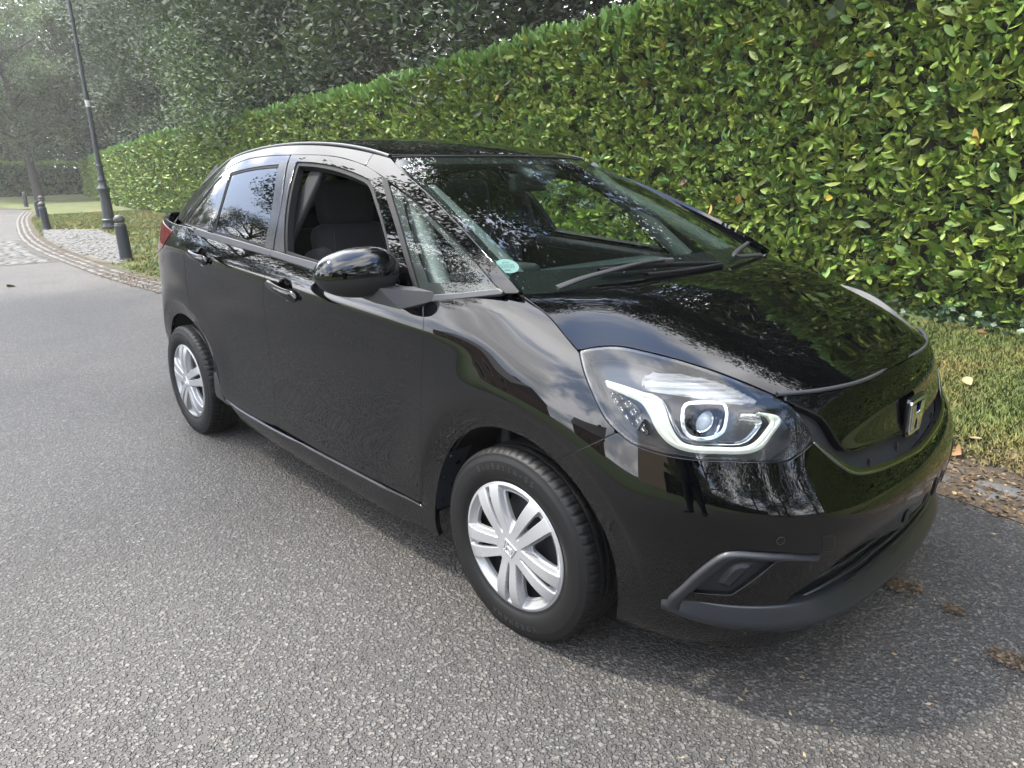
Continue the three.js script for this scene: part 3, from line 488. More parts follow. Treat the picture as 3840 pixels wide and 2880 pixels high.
// ---------- headlights ----------
{
  const H = (x, y) => [2100 + x * 0.5425, 1200 + y * 0.5425], HL = a => a.map(q => H(...q));
  const lampSd = sdPoly(outline(lower, [sOfX(1.45), 0.88], [...hoodTop, [2930, 1497], [2969, 1521]], [[3012, 1568], [3044, 1618], [3049, 1640], [3040, 1668], [3008, 1696]], lampLow.slice(2, 7).reverse(), [[2480, 1703], [2371, 1664], [2317, 1624]], lampRear.slice().reverse()));
  const inner = grow(lampSd, -0.004);
  const drl = sdPoly(outline(lower, [sOfX(1.6), 0.85], HL([[575, 478], [640, 490], [695, 525], [733, 592], [762, 690], [802, 780], [852, 838], [930, 862], [1100, 868], [1300, 864], [1378, 828], [1440, 762], [1488, 696]]), HL([[1470, 664], [1400, 640], [1318, 622]]), HL([[1330, 606], [1400, 610], [1480, 622], [1548, 645], [1572, 690], [1512, 792], [1432, 890], [1345, 928], [1100, 936], [900, 926], [800, 898], [720, 848], [650, 760], [600, 655], [545, 575], [450, 528], [300, 460]]), HL([[275, 385], [430, 430], [560, 472]])));
  const bezelOut = sdPoly(outline(lower, [0.75, 0.75], HL([[850, 600], [880, 560], [960, 543], [1080, 540], [1155, 548], [1178, 600], [1176, 690], [1150, 770], [1080, 815], [980, 832], [900, 815], [858, 765], [843, 690], [850, 600]])));
  const upper = sdPoly(outline(lower, [0.95, 0.85], HL([[565, 430], [580, 385], [640, 360], [900, 372], [1040, 395], [1180, 440], [1405, 552]]), HL([[1300, 553], [1100, 535], [850, 505], [640, 480], [575, 470]])));
  const sideRefl = sdPoly(outline(lower, [sOfX(1.6), 0.82], HL([[320, 480], [450, 540], [520, 610], [560, 720], [600, 800]]), HL([[560, 780], [440, 690], [370, 600], [325, 520]])));
  const white = M(0.30, 0.315, 0.275, 0.2, { emissive: lin(0.95, 1.0, 0.80), emissiveIntensity: 0.02 });
  const silver = M(0.34, 0.345, 0.35, 0.16, { metalness: 1 }), blackGloss = M(0.006, 0.006, 0.007, 0.1), smoky = M(0.018, 0.018, 0.019, 0.32);
  const c = solve(lower, H(1025, 690), [0.75, 0.75]), geos = [];
  geos.push(['housing', panel(lower, inner, { cell: 0.008, off: -0.062, depth: 0 }), smoky], ['housing_wall', panel(lower, cut(grow(lampSd, -0.001), grow(lampSd, -0.006)), { cell: 0.0035, off: -0.004, depth: 0.07, bevel: 0.001 }), blackGloss]);
  geos.push(['reflector', panel(lower, grow(cut(both(inner, sdPoly(outline(lower, [0.8, 0.8], HL([[640, 500], [700, 530], [735, 592], [765, 690], [805, 780], [855, 838], [935, 860]]), HL([[1290, 860], [1375, 822], [1480, 690]]), HL([[1440, 590], [1100, 540], [700, 490]])))), bezelOut), -0.002), { cell: 0.007, off: -0.05, depth: 0.004, lift: (a, b) => -0.03 * sstep(0, 0.03, -drl(a, b) < 0 ? drl(a, b) : 0) }), M(0.42, 0.43, 0.45, 0.14, { metalness: 1 })]);
  geos.push(['light_strip', panel(lower, grow(drl, -0.0045), { cell: 0.003, off: -0.020, depth: 0.02, bevel: 0.003, lift: (a, b) => -0.004 * Math.sin(-drl(a, b) / 0.0022) * 0.35 }), white]);
  geos.push(['indicator_lens', panel(lower, upper, { cell: 0.005, off: -0.016, depth: 0.02, bevel: 0.003, lift: (a, b) => 0.0012 * Math.sin(b * 900) }), M(0.55, 0.57, 0.58, 0.06, { transmission: 0.85, thickness: 0, ior: 1.5 })]);
  geos.push(['indicator_reflector', panel(lower, grow(upper, -0.003), { cell: 0.006, off: -0.04, depth: 0.0 }), silver]);
  geos.push(['side_reflector', panel(lower, sideRefl, { cell: 0.004, off: -0.03, depth: 0.008, lift: (a, b) => 0.0012 * Math.sin(a * 1400) * Math.sin(b * 1400) }), M(0.05, 0.05, 0.052, 0.25, { metalness: 1 })]);
  geos.push(['projector_bezel', panel(lower, cut(bezelOut, grow(bezelOut, -0.006)), { cell: 0.0025, off: -0.022, depth: 0.045, bevel: 0.002 }), chrome]);
  const [pc, pn] = frame(lower, c[0], c[1], -1), fwd = V(0.93, -0.04, 0.36).normalize(), q = new THREE.Quaternion().setFromUnitVectors(V(0, 1, 0), fwd), put = (g, back) => { const h = g.clone().applyQuaternion(q), o = pc.clone().addScaledVector(pn, -0.04).addScaledVector(fwd, -back); return h.translate(o.x, o.y, o.z); };
  geos.push(['projector_cup', put(new THREE.LatheGeometry([[0.046, 0.012], [0.042, 0.004], [0.036, -0.006], [0.030, -0.02], [0.024, -0.03]].map(p => new THREE.Vector2(...p)), 40), 0), silver]);
  geos.push(['projector_barrel', put(new THREE.CylinderGeometry(0.031, 0.034, 0.035, 36, 1, true), 0.012), blackGloss]);
  const lens = new THREE.SphereGeometry(0.040, 32, 12, 0, Math.PI * 2, 0, 0.72); lens.translate(0, -0.030, 0);
  geos.push(['projector_lens', put(lens, 0.006), M(0.62, 0.66, 0.68, 0.02, { metalness: 0.35, clearcoat: 1 })]);
  geos.push(['projector_ring', put(new THREE.TorusGeometry(0.028, 0.003, 8, 40).rotateX(Math.PI / 2), 0.006), chrome]);
  geos.push(['lens_cover', panel(lower, grow(lampSd, -0.003), { cell: 0.009, off: 0.0, depth: 0 }), clearLens]);
  for (const s of [1, -1]) { const g = new THREE.Group(); g.name = 'headlight'; car.add(g); for (const [n, geo, m] of geos) part(g, n, s > 0 ? geo : mirrorZ(geo), m); }
}
// ---------- wheels ----------
const font = await new FontLoader().loadAsync('fonts/droid/droid_sans_bold.typeface.json');
function makeWheel(front) {
  const wheel = new THREE.Group(); wheel.name = 'wheel';
  const half = [[0.060, 0.3006], [0.046, 0.3012], [0.0405, 0.3012], [0.0400, 0.2945], [0.0330, 0.2945], [0.0325, 0.3014], [0.012, 0.3015], [0.0115, 0.2945], [0.0045, 0.2945], [0.004, 0.3015]];
  const side = [[0.068, 0.194], [0.078, 0.199], [0.0815, 0.205], [0.080, 0.209], [0.0845, 0.214], [0.0885, 0.222], [0.0912, 0.232], [0.0925, 0.243], [0.0918, 0.254], [0.0898, 0.265], [0.0905, 0.2665], [0.0885, 0.2705], [0.0862, 0.277], [0.0815, 0.2850], [0.0835, 0.2868], [0.080, 0.2905], [0.0745, 0.2955], [0.068, 0.2988]];
  const prof = [...side, ...half, ...half.slice().reverse().map(([z, r]) => [-z, r]), ...side.slice().reverse().map(([z, r]) => [-z, r])];
  const N = 396, pos = [], idx = [], n = prof.length;
  for (let i = 0; i <= N; i++) {
    const a = i / N * Math.PI * 2, k = i % 6;
    prof.forEach(([z, r], j) => {
      let rad = r; const sh = Math.abs(z) > 0.045 && r > 0.2935 && r > 0.29; if (sh && k === 0 && Math.abs(z) < 0.0762) rad -= 0.0045; if (Math.abs(z) < 0.032 && Math.abs(z) > 0.0118 && r > 0.3 && (i + (z > 0 ? 2 : 0)) % 9 === 0) rad -= 0.004;
      const y = Math.max(rad * Math.sin(a), -AXLE - 0.0008 + Math.abs(z) * 0.004); pos.push(rad * Math.cos(a), y, z);
    });
  }
  for (let i = 0; i < N; i++) for (let j = 0; j < n - 1; j++) { const a = i * n + j, b = a + n; idx.push(a, a + 1, b, b, a + 1, b + 1); }
  const tyre = part(wheel, 'tyre', geoFrom(pos, idx), M(0.004, 0.004, 0.0042, 0.55, { specularIntensity: 0.55 }));
  const word = (text, r, a0, size, step) => { const gs = []; let a = a0; for (const ch of text) { if (ch !== ' ') { const g = new TextGeometry(ch, { font, size, depth: 0.0016, curveSegments: 3, bevelEnabled: false }); g.computeBoundingBox(); g.translate(-(g.boundingBox.max.x) / 2, 0, 0); g.rotateZ(a - Math.PI / 2); g.translate(r * Math.cos(a), r * Math.sin(a), 0); gs.push(g); } a -= step; } return merge(gs); };
  part(tyre, 'raised_lettering', word('BluEarth-ES', 0.243, 2.12, 0.017, 0.092).translate(0, 0, 0.0915), M(0.014, 0.014, 0.0145, 0.45));
  part(tyre, 'raised_lettering', word('YOKOHAMA', 0.243, -1.15, 0.017, 0.10).translate(0, 0, 0.0915), M(0.014, 0.014, 0.0145, 0.5));
  // steel wheel behind the cover
  const disc = new THREE.Shape(); disc.absarc(0, 0, 0.185, 0, Math.PI * 2); for (let i = 0; i < 10; i++) { const a = i / 10 * Math.PI * 2 + 0.2, h = new THREE.Path(); h.absarc(0.145 * Math.cos(a), 0.145 * Math.sin(a), 0.0155, 0, Math.PI * 2, true); disc.holes.push(h); }
  const steel = M(0.016, 0.017, 0.021, 0.42);
  part(wheel, 'steel_rim', merge([new THREE.ExtrudeGeometry(disc, { depth: 0.004, bevelEnabled: true, bevelSize: 0.002, bevelThickness: 0.002, bevelSegments: 2, curveSegments: 24 }).translate(0, 0, 0.022), new THREE.LatheGeometry([[0.200, 0.078], [0.204, 0.072], [0.198, 0.06], [0.188, 0.05], [0.186, 0.02], [0.17, -0.03], [0.186, -0.07], [0.2, -0.08]].map(p => new THREE.Vector2(...p)), 64).rotateX(Math.PI / 2)]), steel);
  part(wheel, 'brake_disc', new THREE.CylinderGeometry(0.125, 0.125, 0.02, 48).rotateX(Math.PI / 2).translate(0, 0, -0.02), M(0.23, 0.21, 0.18, 0.4, { metalness: 0.8 }));
  // cover: five pairs of spokes
  const face = curve([[0, 0.0285], [0.04, 0.0285], [0.06, 0.029], [0.12, 0.0325], [0.165, 0.028], [0.192, 0.0195], [0.2055, 0.010], [0.211, 0.002]]);
  const polar = (x, y) => { const r = Math.hypot(x, y); let a = Math.atan2(y, x) - (87 + 36) * Math.PI / 180; const st = Math.PI * 2 / 5; a -= Math.round(a / st) * st; return [r, r * Math.cos(a), r * Math.sin(a)]; };
  const spoke = (al, lat) => { const t = clamp((al - 0.045) / 0.15, 0, 1); return Math.abs(Math.abs(lat) - lerp(0.0160, 0.0330, t)) - lerp(0.0115, 0.0205, Math.pow(t, 0.8)); };
  const spokeAll = (x, y) => { const [r] = polar(x, y); let d = 1; for (let k = 0; k < 5; k++) { const a = Math.atan2(y, x) - (123 + 72 * k) * Math.PI / 180, al = r * Math.cos(a); if (al > 0.02) d = Math.min(d, spoke(al, r * Math.sin(a))); } return d; };
  const height = (x, y) => { const r = Math.hypot(x, y), d = spokeAll(x, y), m = Math.max(1 - sstep(-0.0005, 0.0045, d), 1 - sstep(0.040, 0.052, r)), sunk = 0.024 * sstep(0.045, 0.085, r) * (1 - sstep(0.172, 0.196, r)); return face(r) - (1 - m) * sunk - 0.0012 * (1 - sstep(0.0, 0.003, Math.abs(r - 0.196))); };
  const cap = (x, y) => V(x, y, height(x, y)); cap.sgn = 1;
  const hole = (x, y) => { const [r, al, lat] = polar(x, y), d = spokeAll(x, y); const big = Math.hypot(Math.max(0, 0.0048 - d + 0.008), Math.max(0, 0.080 - r + 0.008), Math.max(0, r - 0.171 + 0.008)) - 0.008; const slot = Math.max(0.0018 - d, 0.088 - r, r - 0.164); const inPair = Math.abs(lat) < lerp(0.0160, 0.0330, clamp((al - 0.045) / 0.15, 0, 1)); return inPair ? slot : big; };
  const disk = (x, y) => Math.hypot(x, y) - 0.211; disk.box = [-0.212, 0.212, -0.212, 0.212];
  const silver = M(0.30, 0.303, 0.306, 0.30, { metalness: 0.4 });
  const cover = part(wheel, 'wheel_cover', panel(cap, cut(disk, hole), { cell: 0.0018, depth: 0.012, bevel: 0.0015 }).translate(0, 0, 0.066), silver);
  const br = (w0, w1, h) => { const s = new THREE.Shape(); s.moveTo(-w0, -h); s.lineTo(w0, -h); s.lineTo(w1, h); s.lineTo(-w1, h); s.closePath(); return s; };
  const ring = br(0.020, 0.025, 0.020); ring.holes.push(new THREE.Path(br(0.0165, 0.0215, 0.0165).getPoints()));
  const bar = m => { const s = new THREE.Shape(); s.moveTo(0.008 * m, -0.017); s.lineTo(0.0135 * m, -0.017); s.lineTo(0.018 * m, 0.017); s.lineTo(0.0115 * m, 0.017); s.lineTo(0.009 * m, 0.0035); s.lineTo(0, 0.0035); s.lineTo(0, -0.0025); s.lineTo(0.0085 * m, -0.0025); s.closePath(); return s; };
  const e = s => new THREE.ExtrudeGeometry(s, { depth: 0.0015, bevelEnabled: true, bevelSize: 0.0006, bevelThickness: 0.0008, bevelSegments: 1 });
  part(cover, 'centre_emblem', merge([e(ring), e(bar(1)), e(bar(-1))]).rotateZ(front ? -0.45 : 0.0).translate(0, 0, 0.0945), M(0.62, 0.63, 0.64, 0.22, { metalness: 0.8 }));
  return wheel;
}
{
  const proto = makeWheel(true);
  for (const [x, s] of [[WB, 1], [-WB, 1], [WB, -1], [-WB, -1]]) { const w = proto.clone(); w.position.set(x, AXLE, s * (x > 0 ? 0.7445 : 0.7405)); w.rotation.set(0, s > 0 ? 0 : Math.PI, 0); if (x < 0) { for (const c of w.children) if (c.name !== 'tyre') c.rotation.z = -0.55; } car.add(w); }
  // wheel housings, underside, engine bay and cabin floor
  for (const x of [WB, -WB]) for (const s of [1, -1]) {
    const g = new THREE.CylinderGeometry(0.381, 0.381, 0.20, 48, 1, true, -Math.PI * 0.52, Math.PI * 1.04).rotateX(-Math.PI / 2).translate(x, AXLE, s * 0.664);
    part(car, 'wheel_arch_liner', g, M(0.008, 0.008, 0.009, 0.75));
    part(car, 'wheel_arch_liner', new THREE.CircleGeometry(0.39, 40).translate(x, AXLE + 0.02, s * 0.565), dark);
  }
  part(car, 'underbody', merge([rbox(3.5, 0.12, 1.1, 0.03).translate(0.02, 0.24, 0), rbox(1.62, 0.10, 1.56, 0.03).translate(0.0, 0.255, 0), rbox(0.34, 0.3, 1.1, 0.05).translate(1.75, 0.42, 0), rbox(0.5, 0.36, 1.1, 0.05).translate(-1.55, 0.5, 0)]), dark);
  part(car, 'engine_bay', merge([rbox(0.62, 0.42, 1.1, 0.05).translate(1.55, 0.58, 0), rbox(0.30, 0.10, 1.05, 0.02).translate(1.42, 0.90, 0), rbox(0.04, 0.62, 1.44, 0.01).translate(1.12, 0.62, 0)]), dark);
  // mud guard with clips behind the front wheel
  for (const s of [1, -1]) {
    const pts = []; for (let i = 0; i <= 10; i++) { const a = lerp(2.50, 3.16, i / 10); pts.push([WB + 0.362 * Math.cos(a), AXLE + 0.362 * Math.sin(a)]); }
    const pos = [], idx = []; pts.forEach(([x, y], i) => { for (const z of [0.72, 0.822]) pos.push(x, y, z * s); if (i) { const a = 2 * i; idx.push(a - 2, a - 1, a, a, a - 1, a + 1); } });
    const g = part(car, 'mud_guard', geoFrom(pos, idx), M(0.014, 0.016, 0.022, 0.45));
    for (const i of [1, 3, 5, 7, 9]) { const a = lerp(2.50, 3.16, i / 10); part(g, 'clip', tf(new THREE.CylinderGeometry(0.008, 0.009, 0.006, 16), { p: [WB + 0.360 * Math.cos(a), AXLE + 0.360 * Math.sin(a), s * (i % 4 === 1 ? 0.80 : 0.755)], r: [0, 0, a + Math.PI / 2] }), satin); }
  }
}
// ---------- door handles ----------
for (const [x0, y0, x1, y1] of [[-0.128, 0.944, 0.112, 0.907], [-0.932, 1.008, -0.716, 0.984]]) for (const s of [1, -1]) {
  const pts = [], n = 9; for (let i = 0; i <= n; i++) { const t = i / n, x = lerp(x0, x1, t), y = lerp(y0, y1, t), z = 0.838 + 0.024 * Math.pow(Math.sin(Math.PI * clamp(0.06 + 0.9 * t, 0, 1)), 0.42); pts.push(V(x, y, z)); }
  const c = new THREE.CatmullRomCurve3(pts), g = new THREE.TubeGeometry(c, 40, 1, 14, false), p = g.attributes.position;
  for (let k = 0; k <= 40; k++) { const m = c.getPointAt(k / 40), t = k / 40, h = (0.0185 + 0.005 * sstep(0.55, 0.9, t)) * Math.sqrt(clamp(1 - Math.pow(Math.abs(2 * t - 1), 9), 0.02, 1)); for (let j = 0; j <= 14; j++) { const i = k * 15 + j, dy = p.getY(i) - m.y, dz = p.getZ(i) - m.z; p.setXYZ(i, m.x + (p.getX(i) - m.x) * 0.01, m.y + dy * h, (m.z + dz * 0.010)); } }
  g.computeVertexNormals();
  part(car, 'door_handle', s > 0 ? g : mirrorZ(g), paint);
}
// ---------- wing mirrors ----------
for (const s of [1, -1]) {
  const mir = new THREE.Group(); mir.name = 'wing_mirror'; car.add(mir);
  const shape = (g, k) => { const p = g.attributes.position; for (let i = 0; i < p.count; i++) { let x = p.getX(i), y = p.getY(i), z = p.getZ(i); const pw = (v, e) => Math.sign(v) * Math.pow(Math.abs(v), e); x = pw(x, 0.9); y = pw(y, 0.92); z = pw(z, 0.88); if (x < 0) x *= 0.42; const tap = 1 - 0.10 * z; p.setXYZ(i, x * 0.088 * k, y * 0.080 * k * tap, z * 0.137 * k); } g.computeVertexNormals(); return g; };
  const place = g => { const h = tf(g, { p: [0.668, 1.0625, 0.922], r: [0.04, -0.36, 0.05], order: 'YXZ' }); return s > 0 ? h : mirrorZ(h); };
  part(mir, 'mirror_cap', place(shape(new THREE.SphereGeometry(1, 64, 32, 0, Math.PI * 2, 0, Math.PI * 0.535), 1)), paint);
  part(mir, 'mirror_housing', place(shape(new THREE.SphereGeometry(1, 64, 32, 0, Math.PI * 2, Math.PI * 0.50, Math.PI * 0.5), 0.972)), M(0.010, 0.010, 0.011, 0.6));
  part(mir, 'mirror_glass', place(tf(new THREE.CircleGeometry(1, 40), { r: [0, -Math.PI / 2, 0], s: [1, 1, 1] }).scale(1, 0.068, 0.12).translate(-0.0375, 0, 0)), chrome);
  const arm = new ConvexGeometry([[0.895, 1.012, 0.800], [0.90, 0.986, 0.802], [0.80, 1.02, 0.806], [0.79, 0.968, 0.818], [0.85, 0.962, 0.826], [0.81, 0.957, 0.868], [0.73, 0.972, 0.905], [0.745, 1.02, 0.90], [0.69, 1.02, 0.915], [0.65, 0.992, 0.93]].map(q => V(...q)));
  part(mir, 'mirror_arm', s > 0 ? arm : mirrorZ(arm), M(0.02, 0.02, 0.022, 0.5));
}
// ---------- wipers, sticker ----------
const ws = (px, off = 0.012, seed = [0.9, 0.3]) => { const q = solve(screen, px, seed), [p, n] = frame(screen, q[0], q[1], -1); return p.addScaledVector(n, off); };
const bar = (pts, w, h, mat, name, parent) => {                // a flat bar along points
  const c = new THREE.CatmullRomCurve3(pts), N = pts.length * 6, pos = [], idx = [];
  for (let i = 0; i <= N; i++) { const t = i / N, p = c.getPoint(t), d = c.getTangent(t), up = V(0.35, 0.94, 0), sd = d.clone().cross(up).normalize(), u = sd.clone().cross(d).normalize(), ww = typeof w === 'function' ? w(t) : w; for (const [a, b] of [[-1, -1], [-1, 0.5], [-0.5, 1], [0.5, 1], [1, 0.5], [1, -1]]) { const q = p.clone().addScaledVector(sd, a * ww).addScaledVector(u, b * h); pos.push(q.x, q.y, q.z); } if (i) for (let k = 0; k < 6; k++) { const a = (i - 1) * 6 + k, b = (i - 1) * 6 + (k + 1) % 6; idx.push(a, b, a + 6, b, b + 6, a + 6); } }
  const g = geoFrom(pos, idx).toNonIndexed(); g.computeVertexNormals(); return part(parent, name, g, mat);
};
{
  const w1 = new THREE.Group(); w1.name = 'wiper'; car.add(w1);
  bar([ws([2085, 1092], 0.012), ws([2170, 1071], 0.024), ws([2300, 1042], 0.032), ws([2400, 1015], 0.03), ws([2475, 1001], 0.026)], t => lerp(0.010, 0.005, t), 0.004, matt, 'wiper_arm', w1);
  bar([ws([2240, 1029], 0.014), ws([2360, 1018], 0.014), ws([2500, 1006], 0.014), ws([2700, 1001], 0.014)], t => 0.0055, 0.007, rubber, 'wiper_blade', w1);
  part(w1, 'wiper_clip', tf(rbox(0.05, 0.02, 0.02, 0.005), { p: ws([2488, 1001], 0.022).toArray(), r: [0, 0.75, 0] }), matt);
  const w2 = new THREE.Group(); w2.name = 'wiper'; car.add(w2);
  bar([V(1.30, 1.05, -0.50), ws([2740, 985], 0.03, [0.95, -0.6]), ws([2790, 935], 0.03, [0.9, -0.7])], t => lerp(0.010, 0.007, t), 0.005, matt, 'wiper_arm', w2);
  bar([ws([2420, 1046], 0.014, [0.95, 0]), ws([2560, 1030], 0.014, [0.95, -0.2]), ws([2700, 1006], 0.014, [0.95, -0.5])], 0.0055, 0.007, rubber, 'wiper_blade', w2);
}
part(car, 'scuttle', merge([tf(rbox(0.16, 0.02, 1.16, 0.008), { p: [1.29, 1.0, 0], r: [0, 0, -0.15] })]), M(0.02, 0.02, 0.021, 0.6));
{
  const cv = document.createElement('canvas'); cv.width = cv.height = 256; const x = cv.getContext('2d');
  x.fillStyle = '#a9e6d6'; x.fillRect(0, 0, 256, 256); x.fillStyle = '#0b5a55'; x.textAlign = 'center';
  x.font = 'italic bold 34px sans-serif'; x.fillText('JEVIC', 128, 78); x.font = 'bold 30px sans-serif'; x.fillText('ODOMETER', 128, 120); x.font = 'bold 38px sans-serif'; x.fillText('VERIFIED', 128, 158);
  x.font = '13px sans-serif'; x.fillText('inspection and certification', 128, 178); x.fillRect(84, 192, 66, 18); x.font = '12px sans-serif'; x.fillText('No. 104887', 128, 232);
  x.strokeStyle = '#0b5a55'; x.lineWidth = 3; x.beginPath(); x.arc(128, 50, 20, 3.6, 6.0); x.stroke();
  const tx = new THREE.CanvasTexture(cv); tx.colorSpace = THREE.SRGBColorSpace;
  const q = solve(screen, [1901, 999], [0.85, 0.9]), [p, n] = frame(screen, q[0], q[1], -1), g = new THREE.CircleGeometry(0.036, 40);
  const ex = screen(q[0], q[1] - 0.01).sub(screen(q[0], q[1] + 0.01)).normalize(), ey = n.clone().cross(ex).normalize(), m = new THREE.Matrix4().makeBasis(ex, ey, n).setPosition(p.addScaledVector(n, 0.0012));
  part(car, 'windscreen_sticker', g.applyMatrix4(m), new THREE.MeshPhysicalMaterial({ map: tx, color: lin(0.22, 0.22, 0.22), roughness: 0.4, side: THREE.DoubleSide }));
}
// ---------- interior ----------
{
  const cloth = M(0.022, 0.0225, 0.026, 0.9, { sheen: 0.3, sheenRoughness: 0.6, sheenColor: lin(0.2, 0.2, 0.22) }), trim = M(0.042, 0.045, 0.045, 0.75), darkTrim = M(0.012, 0.012, 0.013, 0.7), dash = M(0.042, 0.046, 0.046, 0.65);
  const pad = (x, y, z, r, o) => { const g = rbox(x, y, z, r, 5); return tf(g, o); };
  for (const s of [1, -1]) {
    const seat = new THREE.Group(); seat.name = 'front_seat'; car.add(seat);
    part(seat, 'cushion', merge([pad(0.50, 0.16, 0.42, 0.06, { p: [0.12, 0.56, 0.37 * s], r: [0, 0, 0.08] }), pad(0.46, 0.18, 0.09, 0.04, { p: [0.12, 0.58, (0.37 + 0.22) * s] }), pad(0.46, 0.18, 0.09, 0.04, { p: [0.12, 0.58, (0.37 - 0.22) * s] })]), cloth);
    part(seat, 'backrest', merge([pad(0.13, 0.60, 0.38, 0.06, { p: [-0.20, 0.86, 0.37 * s], r: [0, 0, 0.22] }), pad(0.17, 0.44, 0.09, 0.045, { p: [-0.16, 0.84, (0.37 + 0.20) * s], r: [0, 0, 0.22] }), pad(0.17, 0.44, 0.09, 0.045, { p: [-0.16, 0.84, (0.37 - 0.20) * s], r: [0, 0, 0.22] })]), cloth);
    part(seat, 'headrest', pad(0.11, 0.21, 0.27, 0.05, { p: [-0.285, 1.235, 0.37 * s], r: [0, 0, 0.16] }), cloth);
    for (const k of [0.31, 0.43]) part(seat, 'headrest_post', tube([[-0.27, 1.15, k * s], [-0.25, 1.05, k * s]], 0.007, 4, 8), chrome);
    for (const k of [0.15, -0.15]) part(seat, 'stitching', tube([[-0.075, 0.66, (0.37 + k) * s], [-0.135, 0.90, (0.37 + k) * s], [-0.19, 1.13, (0.37 + k * 0.8) * s]], 0.0022, 20, 5), M(0.05, 0.05, 0.052, 0.8));
  }
  const bench = new THREE.Group(); bench.name = 'rear_seat'; car.add(bench);
  part(bench, 'cushion', pad(0.48, 0.16, 1.20, 0.06, { p: [-0.82, 0.55, 0] }), cloth);
  part(bench, 'backrest', pad(0.14, 0.52, 1.20, 0.06, { p: [-1.10, 0.82, 0], r: [0, 0, 0.25] }), cloth);
  for (const z of [-0.38, 0.38]) part(bench, 'headrest', pad(0.09, 0.15, 0.24, 0.04, { p: [-1.19, 1.13, z], r: [0, 0, 0.2] }), cloth);
  const dashPart = part(car, 'dashboard', merge([tf(rbox(0.62, 0.14, 1.36, 0.05, 4), { p: [0.93, 0.925, 0], r: [0, 0, 0.0] }), tf(rbox(0.20, 0.34, 1.34, 0.06, 3), { p: [0.70, 0.80, 0] })]), dash);
  part(dashPart, 'screen_hood', tf(rbox(0.16, 0.07, 0.34, 0.03, 3), { p: [0.72, 1.005, 0.37] }), darkTrim);
  const wheelC = V(0.48, 0.93, 0.37), sw = new THREE.TorusGeometry(0.178, 0.015, 12, 48), swq = { p: wheelC.toArray(), r: [0, Math.PI / 2, -0.42], order: 'ZYX' };
  part(car, 'steering_wheel', merge([tf(sw, swq), tf(rbox(0.34, 0.04, 0.02, 0.008), swq), tf(new THREE.CylinderGeometry(0.055, 0.065, 0.05, 24).rotateX(Math.PI / 2), swq)]), darkTrim);
  part(car, 'rear_view_mirror', tf(rbox(0.035, 0.07, 0.24, 0.016, 3), { p: [0.52, 1.325, 0], r: [0, 0.15, 0] }), darkTrim);
  part(car, 'camera_housing', tf(rbox(0.12, 0.035, 0.14, 0.014, 3), { p: [0.56, 1.368, 0], r: [0, 0, -0.36] }), trim);
  part(car, 'cabin_floor', rbox(2.3, 0.06, 1.3, 0.02).translate(-0.2, 0.36, 0), darkTrim);
  for (const s of [1, -1]) {
    part(car, 'door_lining', merge([rbox(1.0, 0.56, 0.04, 0.015).translate(0.36, 0.70, 0.745 * s), rbox(0.9, 0.56, 0.04, 0.015).translate(-0.56, 0.74, 0.745 * s), tf(rbox(1.0, 0.05, 0.09, 0.02), { p: [0.38, 0.985, 0.755 * s], r: [0, 0, -0.055] }), tf(rbox(0.9, 0.05, 0.09, 0.02), { p: [-0.56, 1.045, 0.755 * s], r: [0, 0, -0.07] })]), darkTrim);
    const pill = []; for (let i = 0; i <= 10; i++) { const t = lerp(0.24, 0.97, i / 10), e = screen(t, 0.87 * s); pill.push([e.x - 0.055, e.y - 0.045, e.z - 0.012 * s]); }
    const thin = curve([[0, 0.03], [0.5, 0.032], [1, 0.04]]);
    part(car, 'pillar_trim', tube(pill, 0.030, 40, 10), trim);
    part(car, 'pillar_trim', tf(rbox(0.10, 0.36, 0.03, 0.012), { p: [-0.16, 1.22, 0.655 * s], r: [-0.50 * s, 0, -0.14] }), M(0.006, 0.006, 0.007, 0.8));
    const fp = []; for (let i = 0; i <= 10; i++) { const t = i / 10; fp.push([lerp(0.40, 0.84, t), lerp(1.385, 0.99, t), lerp(0.535, 0.715, t) * s]); }
    part(car, 'door_pillar_trim', tube(fp, 0.036, 30, 12), M(0.09, 0.095, 0.095, 0.7));
    part(car, 'grab_rail', tube([[0.22, 1.375, 0.50 * s], [0.0, 1.405, 0.50 * s], [-0.6, 1.41, 0.50 * s], [-1.1, 1.36, 0.50 * s]], 0.028, 30, 8), trim);
    part(car, 'rear_pillar_trim', tf(rbox(0.16, 0.46, 0.03, 0.012), { p: [-1.34, 1.22, 0.62 * s], r: [-0.45 * s, 0, -0.75] }), darkTrim);
  }
  const lining = panel(roof, sdPoly([[0.40, -0.5], [0.40, 0.5], [-1.5, 0.5], [-1.5, -0.5]]), { cell: 0.05, off: -0.03, depth: 0 });
  part(car, 'headlining', lining, trim);
  // tailgate glass
  const rg = (a, b) => V(lerp(-1.80, -1.58, b) , lerp(1.15, 1.38, b), a * lerp(0.56, 0.40, b)); rg.sgn = 1;
  const rearGlass = (a, b) => { const p = rg(a, b); p.x += 0.10 * a * a * a * a; return p; }; rearGlass.sgn = 1;
  part(car, 'rear_window', panel(rearGlass, sdPoly([[-0.97, 0.02], [0.97, 0.02], [0.97, 0.98], [-0.97, 0.98]]), { cell: 0.06, depth: 0 }), privacy);
  part(car, 'tailgate_frame', panel(rearGlass, cut(sdPoly([[-1.0, -0.2], [1.0, -0.2], [1.02, 0.3], [1.02, 1.02], [-1.02, 1.02], [-1.02, 0.3]]), sdPoly([[-0.96, 0.03], [0.96, 0.03], [0.96, 0.97], [-0.96, 0.97]])), { cell: 0.04, off: 0.004, depth: 0 }), paint);
}
